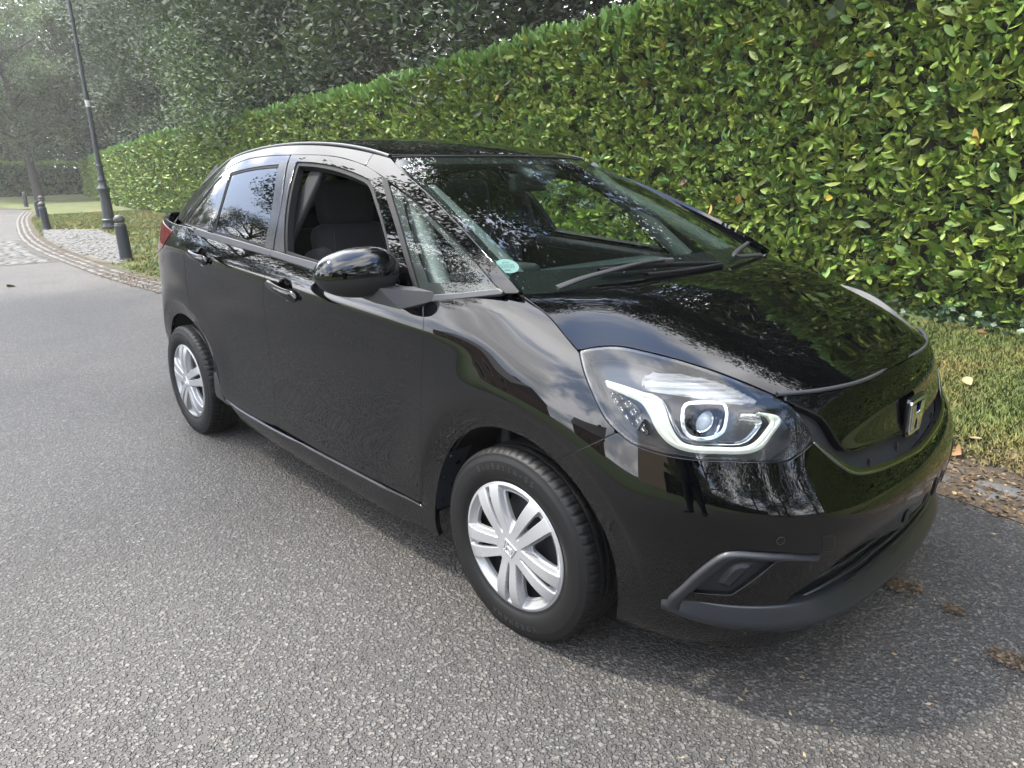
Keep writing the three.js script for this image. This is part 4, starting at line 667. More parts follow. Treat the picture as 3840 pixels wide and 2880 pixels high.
// ---------- textures ----------
function tex(w, h, fn, srgb) { const d = new Uint8Array(w * h * 4); for (let j = 0; j < h; j++) for (let i = 0; i < w; i++) { const c = fn(i, j), k = (j * w + i) * 4; d[k] = c[0]; d[k + 1] = c[1]; d[k + 2] = c[2]; d[k + 3] = 255; } const t = new THREE.DataTexture(d, w, h); t.wrapS = t.wrapT = THREE.RepeatWrapping; t.magFilter = THREE.LinearFilter; t.minFilter = THREE.LinearMipmapLinearFilter; t.generateMipmaps = true; if (srgb) t.colorSpace = THREE.SRGBColorSpace; t.needsUpdate = true; return t; }
const srgb8 = v => 255 * (v <= 0.0031308 ? 12.92 * v : 1.055 * Math.pow(v, 1 / 2.4) - 0.055);
// rolled asphalt: angular chippings pressed into dark binder, in a tile of 1.6 m
function asphaltMaps() {
  reseed(77); const n = 2048, tile = 1.6, H = new Float32Array(n * n), C = new Float32Array(n * n), T = new Float32Array(n * n);
  for (let i = 0; i < n * n; i++) { H[i] = 0.10 + 0.10 * rnd(); C[i] = 0.055 + 0.03 * rnd(); }
  const stones = 52000;
  for (let s = 0; s < stones; s++) {
    const r = (s < stones * 0.5 ? rr(0.0018, 0.0036) : s < stones * 0.85 ? rr(0.0034, 0.0062) : rr(0.0056, 0.0092)) / tile * n, cx = rnd() * n, cy = rnd() * n, k = 5 + Math.floor(rnd() * 3), rot = rnd() * 6.28, top = rr(0.35, 1), tx = rr(-0.35, 0.35), ty = rr(-0.35, 0.35);
    let tone = rr(0.08, 0.20); const q = rnd(); if (q > 0.98) tone = rr(0.20, 0.30); else if (q < 0.18) tone = rr(0.05, 0.08); const warm = rr(-1, 1), el = rr(0.65, 1);
    const R = Math.ceil(r * 1.15), ca = Math.cos(rot), sa = Math.sin(rot);
    for (let y = -R; y <= R; y++) for (let x = -R; x <= R; x++) {
      const u = (x * ca + y * sa) / r, v = (-x * sa + y * ca) / (r * el), a = Math.atan2(v, u), ph = (a / (Math.PI * 2) * k % 1 + 1) % 1, lim = Math.cos(Math.PI / k) / Math.cos((ph - 0.5) * 2 * Math.PI / k), d = Math.hypot(u, v) / lim;
      if (d > 1) continue;
      const hgt = 0.22 + 0.78 * top * Math.min(1, (1 - d) * 3.2) + (u * tx + v * ty) * 0.25, ii = (((cy + y) | 0) % n + n) % n * n + (((cx + x) | 0) % n + n) % n;
      if (hgt > H[ii]) { H[ii] = hgt; C[ii] = tone * (0.9 + 0.2 * rnd()); T[ii] = warm; }
    }
  }
  const bump = tex(n, n, (i, j) => { const v = 255 * clamp(H[j * n + i] / 1.2, 0, 1); return [v, v, v]; });
  const col = tex(n, n, (i, j) => { const k = j * n + i, v = C[k], w = T[k]; return [srgb8(v * (1.03 + 0.06 * w)), srgb8(v), srgb8(v * (0.97 - 0.06 * w))]; }, true);
  for (const t of [bump, col]) t.repeat.set(1 / tile, 1 / tile);
  return { bump, col };
}
const asphalt = asphaltMaps();
const grain = tex(512, 512, (i, j) => { const v = 128 + 100 * fbm(i / 20, j / 20, 3.3, 4) + (rnd() - 0.5) * 60; return [v, v, v]; });
// ---------- ground ----------
const flat = (h = () => 0) => { const f = (x, z) => V(x, h(x, z), z); f.sgn = -1; return f; };
function tint(g, fn) { const p = g.attributes.position, c = new Float32Array(p.count * 3); for (let i = 0; i < p.count; i++) { const q = fn(p.getX(i), p.getY(i), p.getZ(i)); c[3 * i] = q[0]; c[3 * i + 1] = q[1]; c[3 * i + 2] = q[2]; } g.setAttribute('color', new THREE.BufferAttribute(c, 3)); return g; }
const kerbZ = curve([[60, -1.2], [6, -1.1], [2.2, -1.10], [1.93, -1.17], [0, -1.0], [-3, -0.85], [-6.8, -0.76], [-8.4, -0.73], [-10.8, -0.80], [-13.1, -0.91], [-16.7, -1.25], [-22.7, -2.19], [-28.5, -3.25], [-35, -4.66]]);
const kerbLine = []; for (let x = 45; x >= -35; x -= 0.5) kerbLine.push([x, kerbZ(x)]);
{
  const g = new THREE.PlaneGeometry(700, 700, 1, 1).rotateX(-Math.PI / 2).translate(0, -0.06, 0); structure('ground', g, M(0.035, 0.038, 0.02, 1), 'dark bare soil under the hedges and the wood');
  const road = panel(flat(), sdPoly([...kerbLine, [-38, -5.6], [-40, -4], [-42, 4], [-44, 16], [-46, 45], [-36, 45], [-34, 16], [-31, 8], [-26, 5.4], [-18, 4.8], [45, 4.6]]), { cell: 0.25, depth: 0 });
  tint(road, (x, y, z) => { const a = 0.92 + 0.45 * fbm(x * 0.7, 1.7, z * 0.7, 4), w = 0.04 * fbm(x * 0.5 + 9, 4.1, z * 0.5, 3), d = 1 - 0.30 * sstep(0.12, 0.4, fbm(x * 1.3 + 5, 2.2, z * 1.3 - 4, 4)); return [a * d * (1.015 + w), a * d, a * d * (0.975 - w)]; });
  const m = new THREE.MeshPhysicalMaterial({ map: asphalt.col, bumpMap: asphalt.bump, bumpScale: 0.013, roughness: 0.62, vertexColors: true, color: lin(0.65, 0.63, 0.605) });
  structure('road', road, m, 'coarse grey asphalt road surface with pale stone chippings');
}
const vergeY = (x, z) => { const d = kerbZ(clamp(x, -35, 45)) - z; return 0.004 + 0.045 * sstep(0.25, 1.0, d) + 0.018 * fbm(x * 0.6, 0.4, z * 0.6, 3) * sstep(0.3, 1.2, d) + 0.02 * Math.max(0, d - 1); };
{
  const poly = [...kerbLine.map(([x, z]) => [x, z - 0.02]), [-38, -5.65], [-40, -4], [-42.3, 4], [-44.3, 16], [-46.3, 45], [-75, 45], [-75, -20], [-30, -16], [45, -12]];
  const g = panel(flat(vergeY), sdPoly(poly), { cell: 0.3, depth: 0 });
  tint(g, (x, y, z) => { const a = fbm(x * 0.8, 2.1, z * 0.8, 4), s = sstep(-0.15, 0.35, a), b = 0.75 + 0.4 * fbm(x * 4, 7, z * 4, 3), far = kerbZ(clamp(x, -35, 45)) - z < 0.62 ? 1 : 0; const soil = [0.06, 0.044, 0.028], gr = [lerp(0.07, 0.13, s), lerp(0.10, 0.12, s), lerp(0.022, 0.034, s)]; return (far ? soil : gr).map(v => v * b); });
  structure('grass_verge', g, new THREE.MeshPhysicalMaterial({ roughness: 0.95, vertexColors: true, bumpMap: grain, bumpScale: 0.01 }), 'mown grass verge between the road and the hedge');
  const g2 = panel(flat((x, z) => 0.02 + 0.02 * fbm(x * 0.5, 3, z * 0.5, 3)), sdPoly([[45, 4.62], [-18, 4.82], [-26, 5.42], [-31, 8.05], [-34, 16], [-36, 45], [45, 45]]), { cell: 1.0, depth: 0 });
  tint(g2, (x, y, z) => { const b = 0.8 + 0.4 * fbm(x, 7, z, 3); return [0.07 * b, 0.105 * b, 0.025 * b]; });
  structure('lawn', g2, new THREE.MeshPhysicalMaterial({ roughness: 0.95, vertexColors: true }), 'lawn in front of the houses across the road');
}
// ---------- setts, cobbles, edging stones ----------
let cobblePts;
reseed(5);
function stoneGeo(seed) {                                      // a worn granite block, 1 x 1 x 1, top at y = 0
  const g = new THREE.BoxGeometry(1, 1, 1, 3, 1, 3), p = g.attributes.position; reseed(seed);
  const off = new Map();
  for (let i = 0; i < p.count; i++) { let x = p.getX(i), y = p.getY(i), z = p.getZ(i); const k = [x, y, z].map(v => v.toFixed(2)).join(); if (!off.has(k)) off.set(k, [rr(-0.05, 0.05), rr(-0.10, 0.06), rr(-0.05, 0.05)]); const o = off.get(k), edge = Math.max(Math.abs(x), Math.abs(z)) > 0.45; if (y > 0) { y = edge ? -0.16 + o[1] * 0.8 : o[1] * 0.5; if (edge) { x *= 0.93; z *= 0.92; } } p.setXYZ(i, x + o[0], y > -0.3 ? y : -1, z + o[2]); }
  const m = mergeVertices((g.deleteAttribute('normal'), g.deleteAttribute('uv'), g)); m.computeVertexNormals(); return m;
}
const stones = [11, 22, 33, 44, 55].map(stoneGeo);
const graniteMats = [[0.095, 0.092, 0.087], [0.072, 0.07, 0.068], [0.11, 0.106, 0.098], [0.06, 0.059, 0.057]].map(c => new THREE.MeshPhysicalMaterial({ color: lin(...c), roughness: 0.75, bumpMap: grain, bumpScale: 0.01 }));
function bake(list) { const gs = list.map(([geo, m]) => geo.clone().applyMatrix4(m)); return mergeGeometries(gs); }
{
  const edging = structure('edging_bed', panel(flat(() => 0.0035), sdPoly([...kerbLine.filter(q => q[0] < 8).map(([x, z]) => [x, z]), ...kerbLine.filter(q => q[0] < 8).reverse().map(([x, z]) => [x, z - 0.46])]), { cell: 0.25, depth: 0 }), M(0.042, 0.034, 0.025, 1), 'brown soil and litter between the edging stones');
  const rest = []; let count = 0;
  for (let row = 0; row < 3; row++) {
    for (let x = 6; x > -35;) {
      const near = x > -2, L = near ? rr(0.20, 0.30) : rr(0.17, 0.23), w = near ? rr(0.11, 0.14) : 0.112, z = kerbZ(x) - 0.075 - row * 0.132 + rr(-0.008, 0.008), sl = (kerbZ(x + 0.1) - kerbZ(x - 0.1)) / 0.2;
      const m = new THREE.Matrix4().compose(V(x - L / 2, 0.013 + rr(-0.006, 0.006), z), new THREE.Quaternion().setFromEuler(new THREE.Euler(rr(-0.03, 0.03), -Math.atan(sl) + rr(-0.04, 0.04), rr(-0.03, 0.03))), V(L - 0.014, 0.07, w - (near ? 0.012 : 0.014)));
      const geo = stones[Math.floor(rnd() * 5)], skip = near && rnd() < 0.18;
      if (!skip) { if ((x > 1.2 && x < 3.4) || (x < -5.5 && x > -15)) { const s = part(edging, 'edging_stone', geo, graniteMats[Math.floor(rnd() * 4)]); s.applyMatrix4(m); count++; } else rest.push([geo, m]); }
      x -= L;
    }
  }
  part(edging, 'edging_stones', bake(rest), graniteMats[0], 'stuff');
  // granite band across the road
  const band = structure('sett_band_bed', panel(flat(() => 0.004), both(sdPoly([[-17.5, -3], [-11.5, -3], [-11.5, 4.6], [-17.5, 4.6]]), (x, z) => kerbZ(x) - z), { cell: 0.2, depth: 0 }), M(0.06, 0.055, 0.048, 1), 'dark joints of the granite sett band across the road');
  const far = []; let nb = 0;
  for (let x = -17.4; x < -11.6; x += 0.128) for (let z = kerbZ(x) + rr(0.05, 0.15); z < 4.5;) {
    const L = rr(0.17, 0.25), m = new THREE.Matrix4().compose(V(x, 0.014 + rr(-0.004, 0.004), z + L / 2), new THREE.Quaternion().setFromEuler(new THREE.Euler(rr(-0.02, 0.02), rr(-0.03, 0.03), rr(-0.03, 0.03))), V(0.112, 0.06, L - 0.015)), geo = stones[Math.floor(rnd() * 5)];
    if (z < 0.25 && nb < 290) { nb++; part(band, 'sett', geo, graniteMats[Math.floor(rnd() * 4)]).applyMatrix4(m); } else far.push([geo, m]); z += L;
  }
  part(band, 'setts', bake(far), graniteMats[1], 'stuff');
  // cobbled corner by the bollards
  const pts = cobblePts = [[-20.3, -2.35], [-19.8, -2.9], [-18.6, -3.35], [-15.6, -2.95], [-12.6, -2.35], [-9.9, -1.35], [-11, -1.22], [-14, -1.42], [-17, -1.75]], sd = sdPoly(pts), cob = [];
  const bed = structure('cobbled_corner_bed', panel(flat((x, z) => vergeY(x, z) + 0.008), sd, { cell: 0.15, depth: 0 }), M(0.085, 0.075, 0.05, 1), 'sandy joints of the cobbled corner beside the bollards');
  for (let x = -20.3; x < -9.8; x += 0.118) for (let z = -3.4; z < -1.1; z += 0.112) { const X = x + rr(-0.02, 0.02), Z = z + rr(-0.02, 0.02); if (sd(X, Z) > -0.03 || fbm(X * 1.1, 3, Z * 1.1, 2) > 0.36) continue; cob.push([stones[Math.floor(rnd() * 5)], new THREE.Matrix4().compose(V(X, vergeY(X, Z) + 0.026 + rr(-0.006, 0.006), Z), new THREE.Quaternion().setFromEuler(new THREE.Euler(rr(-0.06, 0.06), rr(-0.4, 0.4), rr(-0.06, 0.06))), V(0.105, 0.07, 0.098))]); }
  part(bed, 'cobbles', bake(cob), graniteMats[0], 'stuff');
}
// ---------- leaves ----------
function leafGeo(L, W, fold, curl, seg = 3) {                  // a leaf along +y, its face towards +z
  const pos = [], idx = [], nor = [];
  for (let i = 0; i <= seg; i++) { const t = i / seg, w = W * Math.pow(Math.sin(Math.PI * Math.pow(clamp(t, 0.02, 0.97), 1.12)), 0.62), y = L * t, z = -curl * L * t * t; pos.push(-w, y, z + fold * w, 0, y, z, w, y, z + fold * w); }
  for (let i = 0; i < seg; i++) for (const k of [0, 1]) { const a = i * 3 + k, b = a + 1, c = a + 3, d = a + 4; idx.push(a, b, c, b, d, c); }
  return geoFrom(pos, idx);
}
function instanced(parent, name, geo, mat, list, kind = 'stuff') {   // list of {m, c}
  const o = new THREE.InstancedMesh(geo, mat, list.length); o.name = name; o.castShadow = o.receiveShadow = true; if (kind) o.userData.kind = kind;
  const c = new THREE.Color(); list.forEach((q, i) => { o.setMatrixAt(i, q.m); o.setColorAt(i, c.setRGB(...q.c)); }); parent.add(o); return o;
}
const aim = (pos, dir, roll, s) => { const q = new THREE.Quaternion().setFromUnitVectors(V(0, 1, 0), dir.clone().normalize()); q.multiply(new THREE.Quaternion().setFromAxisAngle(V(0, 1, 0), roll)); return new THREE.Matrix4().compose(pos, q, typeof s === 'number' ? V(s, s, s) : s); };
function sprigGeo(seed, n, L, spread) {                         // a shoot with leaves set round it
  reseed(seed); const gs = [];
  for (let i = 0; i < n; i++) { const t = i / (n - 1), l = L * rr(0.8, 1.15) * (0.75 + 0.35 * Math.sin(Math.PI * (0.25 + 0.6 * t))), g = leafGeo(l, l * rr(0.20, 0.25), rr(0.15, 0.4), rr(0.0, 0.2)); const tilt = lerp(spread, 0.3, t) + rr(-0.3, 0.3), az = i * 2.4 + rr(-0.35, 0.35); g.rotateY(rr(-0.5, 0.5)); g.rotateX(tilt); g.rotateY(az); g.translate(0, t * L * 0.9, 0); gs.push(g); }
  const st = new THREE.CylinderGeometry(0.0018, 0.003, L * 0.95, 4, 1, true).translate(0, L * 0.42, 0); st.deleteAttribute('uv'); gs.push(st);
  return mergeGeometries(gs.map(g => { g.deleteAttribute('uv'); return g; }));
}
const laurelSprigs = [[101, 8, 0.092, 0.9], [202, 6, 0.105, 1.1], [303, 9, 0.078, 0.8], [404, 5, 0.115, 1.25]].map(q => sprigGeo(...q)), topSprigs = [505, 606].map(s => sprigGeo(s, 8, 0.10, 0.62));
const laurelMat = new THREE.MeshPhysicalMaterial({ roughness: 0.52, side: THREE.DoubleSide, specularIntensity: 0.9 });
const softLeaf = new THREE.MeshPhysicalMaterial({ roughness: 1.0, side: THREE.DoubleSide, transmission: 0.3, thickness: 0 });
const bark = new THREE.MeshPhysicalMaterial({ color: lin(0.05, 0.042, 0.034), roughness: 0.95, bumpMap: grain, bumpScale: 0.02 });
// ---------- the long laurel hedge ----------
const hedgeZ = curve([[-58, -12.9], [-49, -11.3], [-35, -8.7], [-21.7, -6.85], [-10, -5.75], [-3, -5.25], [0.6, -4.95], [1.6, -4.72], [6, -4.35], [16, -4.0]]), hedgeH = curve([[-58, 2.5], [-30, 2.6], [-20, 2.72], [-12, 2.82], [-7, 2.95], [-2, 3.2], [6, 3.4], [16, 3.4]]);
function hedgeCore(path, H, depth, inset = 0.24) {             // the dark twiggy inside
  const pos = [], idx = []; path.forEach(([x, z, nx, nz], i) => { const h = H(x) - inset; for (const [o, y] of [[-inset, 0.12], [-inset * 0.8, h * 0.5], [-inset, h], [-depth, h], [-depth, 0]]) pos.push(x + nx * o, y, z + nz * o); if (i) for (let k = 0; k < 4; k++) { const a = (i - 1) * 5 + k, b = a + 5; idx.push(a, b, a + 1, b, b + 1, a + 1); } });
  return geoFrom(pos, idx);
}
{
  reseed(900);
  const hedge = thing('laurel_hedge', 'long tall clipped laurel hedge with glossy leaves along the grass verge', 'hedge');
  const path = []; for (let x = 14; x >= -57; x -= 0.5) { const s = (hedgeZ(x + 0.1) - hedgeZ(x - 0.1)) / 0.2, l = Math.hypot(1, s); path.push([x, hedgeZ(x), -s / l, 1 / l]); }
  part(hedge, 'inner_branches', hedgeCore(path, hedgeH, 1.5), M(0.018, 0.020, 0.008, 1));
  const lists = [[], [], [], []], tops = [[], []];
  const tone = () => { const q = rnd(), b = rr(0.6, 1.3); return q < 0.55 ? [0.128 * b, 0.195 * b, 0.026 * b] : q < 0.85 ? [0.168 * b, 0.212 * b, 0.031 * b] : [0.08 * b, 0.155 * b, 0.034 * b]; };
  const wob = (x, y) => 0.12 * fbm(x * 0.9, y * 1.1, 2.7, 3) + 0.09 * fbm(x * 3.1, y * 3.1, 8.1, 2);
  for (let x = 13; x > -57;) {
    const d = Math.abs(x - 2.5), dens = d < 10 ? 320 : d < 25 ? 150 : 60, size = d < 10 ? 0.88 : d < 25 ? 1.0 : 1.4, dx = 0.5, H = hedgeH(x), s = (hedgeZ(x + 0.1) - hedgeZ(x - 0.1)) / 0.2, n = V(-s, 0, 1).normalize();
    for (let i = 0; i < dens * H * dx; i++) {
      const X = x - rnd() * dx, y = rr(0.10, H), low = sstep(0.5, 0.1, y), gap = fbm(X * 2.2, y * 2.2, 5.5, 3); if (gap > 0.34 && rnd() < 0.8) continue;
      const depth = -Math.pow(rnd(), 1.6) * 0.16 + wob(X, y) - low * 0.10, p = V(X, y, hedgeZ(X)).addScaledVector(n, depth);
      const dir = n.clone().multiplyScalar(rr(0.2, 0.9)).add(V(rr(-0.8, 0.8), rr(-0.45, 1.3), 0));
      lists[Math.floor(rnd() * 4)].push({ m: aim(p, dir, rnd() * 6.28, size * rr(0.62, 1.28)), c: tone() });
    }
    for (let i = 0; i < dens * 1.5 * dx; i++) { const X = x - rnd() * dx, back = rnd() * 1.3, p = V(X, H - rr(0.0, 0.12) + wob(X, 7), hedgeZ(X) - back), b = rr(0.8, 1.2); tops[Math.floor(rnd() * 2)].push({ m: aim(p, V(rr(-0.35, 0.35), 1, rr(-0.3, 0.4)), rnd() * 6.28, size * rr(1.0, 1.75)), c: [0.14 * b, 0.25 * b, 0.06 * b] }); }
    x -= dx;
  }
  const twigs = []; for (let i = 0; i < 2600; i++) { const X = rr(-9, 6), y = rr(0.15, hedgeH(X)), b = rr(0.6, 1.4); twigs.push({ m: aim(V(X, y, hedgeZ(X) + wob(X, y) - rr(0.04, 0.22)), V(rr(-0.7, 0.7), rr(0.1, 1), rr(0.1, 1)), 0, V(rr(0.6, 1.4), rr(0.6, 1.6), rr(0.6, 1.4))), c: [0.075 * b, 0.058 * b, 0.038 * b] }); }
  instanced(hedge, 'twigs', new THREE.CylinderGeometry(0.0018, 0.004, 0.2, 5, 1, true), M(1, 1, 1, 0.9), twigs);
  lists.forEach((l, i) => instanced(hedge, 'leafy_shoots', laurelSprigs[i], laurelMat, l)); tops.forEach((l, i) => instanced(hedge, 'new_growth', topSprigs[i], laurelMat, l));
  const single = [leafGeo(0.12, 0.026, 0.3, 0.15, 4), leafGeo(0.13, 0.027, 0.2, 0.25, 4), leafGeo(0.105, 0.024, 0.35, 0.05, 4)].map(g => g);
  const lm = [[0.10, 0.17, 0.022], [0.13, 0.19, 0.03], [0.08, 0.14, 0.02], [0.15, 0.19, 0.03]].map(c => new THREE.MeshPhysicalMaterial({ color: lin(...c), roughness: 0.45, side: THREE.DoubleSide })), ym = [[0.30, 0.22, 0.025], [0.25, 0.15, 0.025], [0.10, 0.045, 0.025]].map(c => new THREE.MeshPhysicalMaterial({ color: lin(...c), roughness: 0.5, side: THREE.DoubleSide }));
  for (let i = 0; i < 298; i++) {
    const yel = i < 30, X = yel ? rr(-6, 2.4) : rr(-1.4, 2.6), y = rr(0.22, yel ? 2.9 : 2.7), s = (hedgeZ(X + 0.1) - hedgeZ(X - 0.1)) / 0.2, n = V(-s, 0, 1).normalize(), p = V(X, y, hedgeZ(X)).addScaledVector(n, wob(X, y) + rr(0.0, 0.07) - sstep(0.5, 0.1, y) * 0.06);
    part(hedge, 'leaf', single[i % 3], yel ? ym[i % 5 === 0 ? 2 : i % 2] : lm[i % 4]).applyMatrix4(aim(p, n.clone().multiplyScalar(rr(0.1, 0.8)).add(V(rr(-0.9, 0.9), rr(-0.9, 0.8), 0)), Math.PI * 0 + rr(-0.9, 0.9), rr(0.85, 1.3)));
  }
}
// the hedge that closes the view, beyond the bend
{
  reseed(901);
  const hedge = thing('laurel_hedge', 'far clipped hedge closing the view beyond the bend of the road', 'hedge');
  const path = []; for (let z = -22; z <= 30; z += 1) path.push([-66 - 0.08 * z, z, 1, 0]);
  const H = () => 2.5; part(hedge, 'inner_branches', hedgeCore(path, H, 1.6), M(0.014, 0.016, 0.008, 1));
  const l = [[], []]; for (let i = 0; i < 6200; i++) { const z = rr(-22, 30), y = rr(0.1, 2.5), b = rr(0.75, 1.25); l[i % 2].push({ m: aim(V(-66 - 0.08 * z + rr(-0.2, 0.1), y, z), V(1, rr(-0.2, 0.9), rr(-0.7, 0.7)), rnd() * 6.28, rr(1.5, 2.4)), c: [0.07 * b, 0.12 * b, 0.025 * b] }); }
  for (let i = 0; i < 3000; i++) { const z = rr(-22, 30), b = rr(0.8, 1.2); l[i % 2].push({ m: aim(V(-66 - 0.08 * z - rnd() * 1.5, 2.42 + rr(0, 0.15), z), V(rr(-0.4, 0.4), 1, rr(-0.4, 0.4)), rnd() * 6.28, rr(1.5, 2.2)), c: [0.16 * b, 0.24 * b, 0.04 * b] }); }
  l.forEach((q, i) => instanced(hedge, 'leafy_shoots', laurelSprigs[i], laurelMat, q));
}
// ---------- trees ----------
function clumpGeo(seed, n, R, L) { reseed(seed); const gs = []; for (let i = 0; i < n; i++) { const g = leafGeo(L * rr(0.8, 1.2), L * rr(0.28, 0.36), rr(0, 0.25), rr(0, 0.2), 2); g.rotateX(rr(0.6, 2.6)); g.rotateY(rnd() * 6.28); g.rotateZ(rr(-0.5, 0.5)); const r = R * Math.cbrt(rnd()), a = rnd() * 6.28, c = rr(-1, 1), s = Math.sqrt(1 - c * c); g.translate(r * s * Math.cos(a), r * c * 0.7, r * s * Math.sin(a)); g.deleteAttribute('uv'); gs.push(g); } return mergeGeometries(gs); }
const clumps = [1, 2, 3].map(s => clumpGeo(s * 71, 26, 0.42, 0.105));
function limb(a, b, r0, r1, sag = 0.1) { const mid = a.clone().lerp(b, 0.5).add(V(rr(-0.2, 0.2), rr(0, sag) * a.distanceTo(b), rr(-0.2, 0.2))), c = new THREE.CatmullRomCurve3([a, mid, b]), g = new THREE.TubeGeometry(c, 8, 1, 7, false), p = g.attributes.position; for (let k = 0; k <= 8; k++) { const m = c.getPointAt(k / 8), r = lerp(r0, r1, k / 8); for (let j = 0; j < 8; j++) { const i = k * 8 + j; p.setXYZ(i, m.x + (p.getX(i) - m.x) * r, m.y + (p.getY(i) - m.y) * r, m.z + (p.getZ(i) - m.z) * r); } } g.computeVertexNormals(); return g; }
function tree(name, label, group, [x, z], o) {
  reseed(o.seed); const t = thing(name, label, 'tree', group, [x, o.y || 0, z]), H = o.H, base = o.base, R = o.R, trunkTop = V(o.leanX || rr(-0.4, 0.4), lerp(base, H, 0.55), o.leanZ || rr(-0.4, 0.4)), limbs = [limb(V(0, -0.1, 0), trunkTop, o.r || 0.26, 0.10, 0)], lobes = [];
  for (let i = 0; i < (o.lobes || 13); i++) { const a = i * 2.4 + rr(-0.4, 0.4), y = lerp(base + 0.5, H - 1, (i + 0.5) / (o.lobes || 13)), k = Math.sin(Math.PI * clamp((y - base + 0.8) / (H - base + 1.2), 0, 1)), rad = R * (0.45 + 0.5 * k) * rr(0.6, 1), c = V(trunkTop.x * y / H + Math.cos(a) * rad, y, trunkTop.z * y / H + Math.sin(a) * rad); lobes.push([c, R * rr(0.34, 0.5)]); limbs.push(limb(V(trunkTop.x * 0.8, Math.min(y * 0.8, trunkTop.y), trunkTop.z * 0.8), c, 0.085, 0.02, 0.12)); }
  part(t, 'trunk', merge([limbs[0]]), bark); part(t, 'branches', merge(limbs.slice(1)), bark);
  const ls = [[], [], []], n = Math.round((o.n || 700) / lobes.length);
  for (const [c, r] of lobes) for (let i = 0; i < n; i++) { const d = Math.pow(rnd(), 0.45) * r, a = rnd() * 6.28, u = rr(-1, 1), s = Math.sqrt(1 - u * u), p = V(c.x + d * s * Math.cos(a), Math.max(base * 0.8, c.y + d * u * 0.75), c.z + d * s * Math.sin(a)), b = rr(0.7, 1.3), w = rr(0.85, 1.15); ls[i % 3].push({ m: aim(p, V(rr(-0.4, 0.4), 1, rr(-0.4, 0.4)), rnd() * 6.28, rr(0.8, 1.35) * (o.ls || 1)), c: [o.c[0] * b * w, o.c[1] * b, o.c[2] * b] }); }
  ls.forEach((l, i) => instanced(t, 'crown', clumps[i], softLeaf, l)); return t;
}
{
  const G = 'trees of the wood behind the long hedge', green = [0.029, 0.049, 0.015]; let k = 0; reseed(31); const spots = [];
  for (let x = 9; x > -56; x -= 4.6) { const near = x > -16; spots.push([x + rr(-1, 1), hedgeZ(x) - rr(3.0, 4.0), near ? rr(15, 18) : rr(12, 14.5), rr(1.6, 2.4), near ? rr(4.4, 5.2) : rr(3.2, 3.8)]); }
  for (let x = 12; x > -62; x -= 6.2) { spots.push([x + rr(-1.5, 1.5), hedgeZ(x) - rr(9.5, 12), rr(16, 19), rr(2.0, 3.5), rr(4.0, 5.0)]); }
  for (const [x, z, H, base, R] of spots) tree('broadleaf_tree', 'dense dark broadleaf tree of the wood behind the long hedge', G, [x, z], { seed: 1000 + 17 * k++, H, base, R, n: x > -16 && z > -10 ? 1500 : x > -40 && z > -14 ? 1000 : 800, c: green, ls: z < -14 || x < -35 ? 1.7 : 1.3, lobes: 22 });
  tree('street_tree', 'tree with a bare leaning dark trunk on the lawn near the bend', null, [-51.6, -8.7], { seed: 7001, H: 13, base: 3.4, R: 4.6, n: 1300, c: [0.07, 0.105, 0.03], r: 0.30, leanX: -1.4, leanZ: 0.5, ls: 1.6 });
  for (const [i, x, z] of [[0, -70, -19], [1, -71, -10], [2, -71, -2], [3, -72, 6], [4, -71, 15]]) tree('broadleaf_tree', 'big low-crowned tree rising just behind the far hedge', 'big trees just behind the far hedge', [x, z], { seed: 8200 + i, H: 21, base: 2.0, R: 6.8, n: 1700, c: [0.09, 0.135, 0.042], ls: 2.6, lobes: 24, r: 0.32 });
  const G2 = 'trees behind the far hedge'; for (let i = 0; i < 7; i++) tree('broadleaf_tree', 'tall broadleaf tree in the back row, well behind the far hedge', G2, [-82 - (i % 2) * 6, -18 + i * 7.5], { seed: 3000 + i, H: rr(13, 16), base: 1.5, R: 5.5, n: 1200, c: [0.08, 0.125, 0.036], ls: 2.6, lobes: 20 });
  const low = tree('broadleaf_tree', 'low spreading tree whose branches hang over the hedge top', null, [-17.5, -9.2], { seed: 9100, H: 7.5, base: 1.9, R: 3.3, n: 900, c: [0.06, 0.10, 0.03], ls: 1.1 });
}
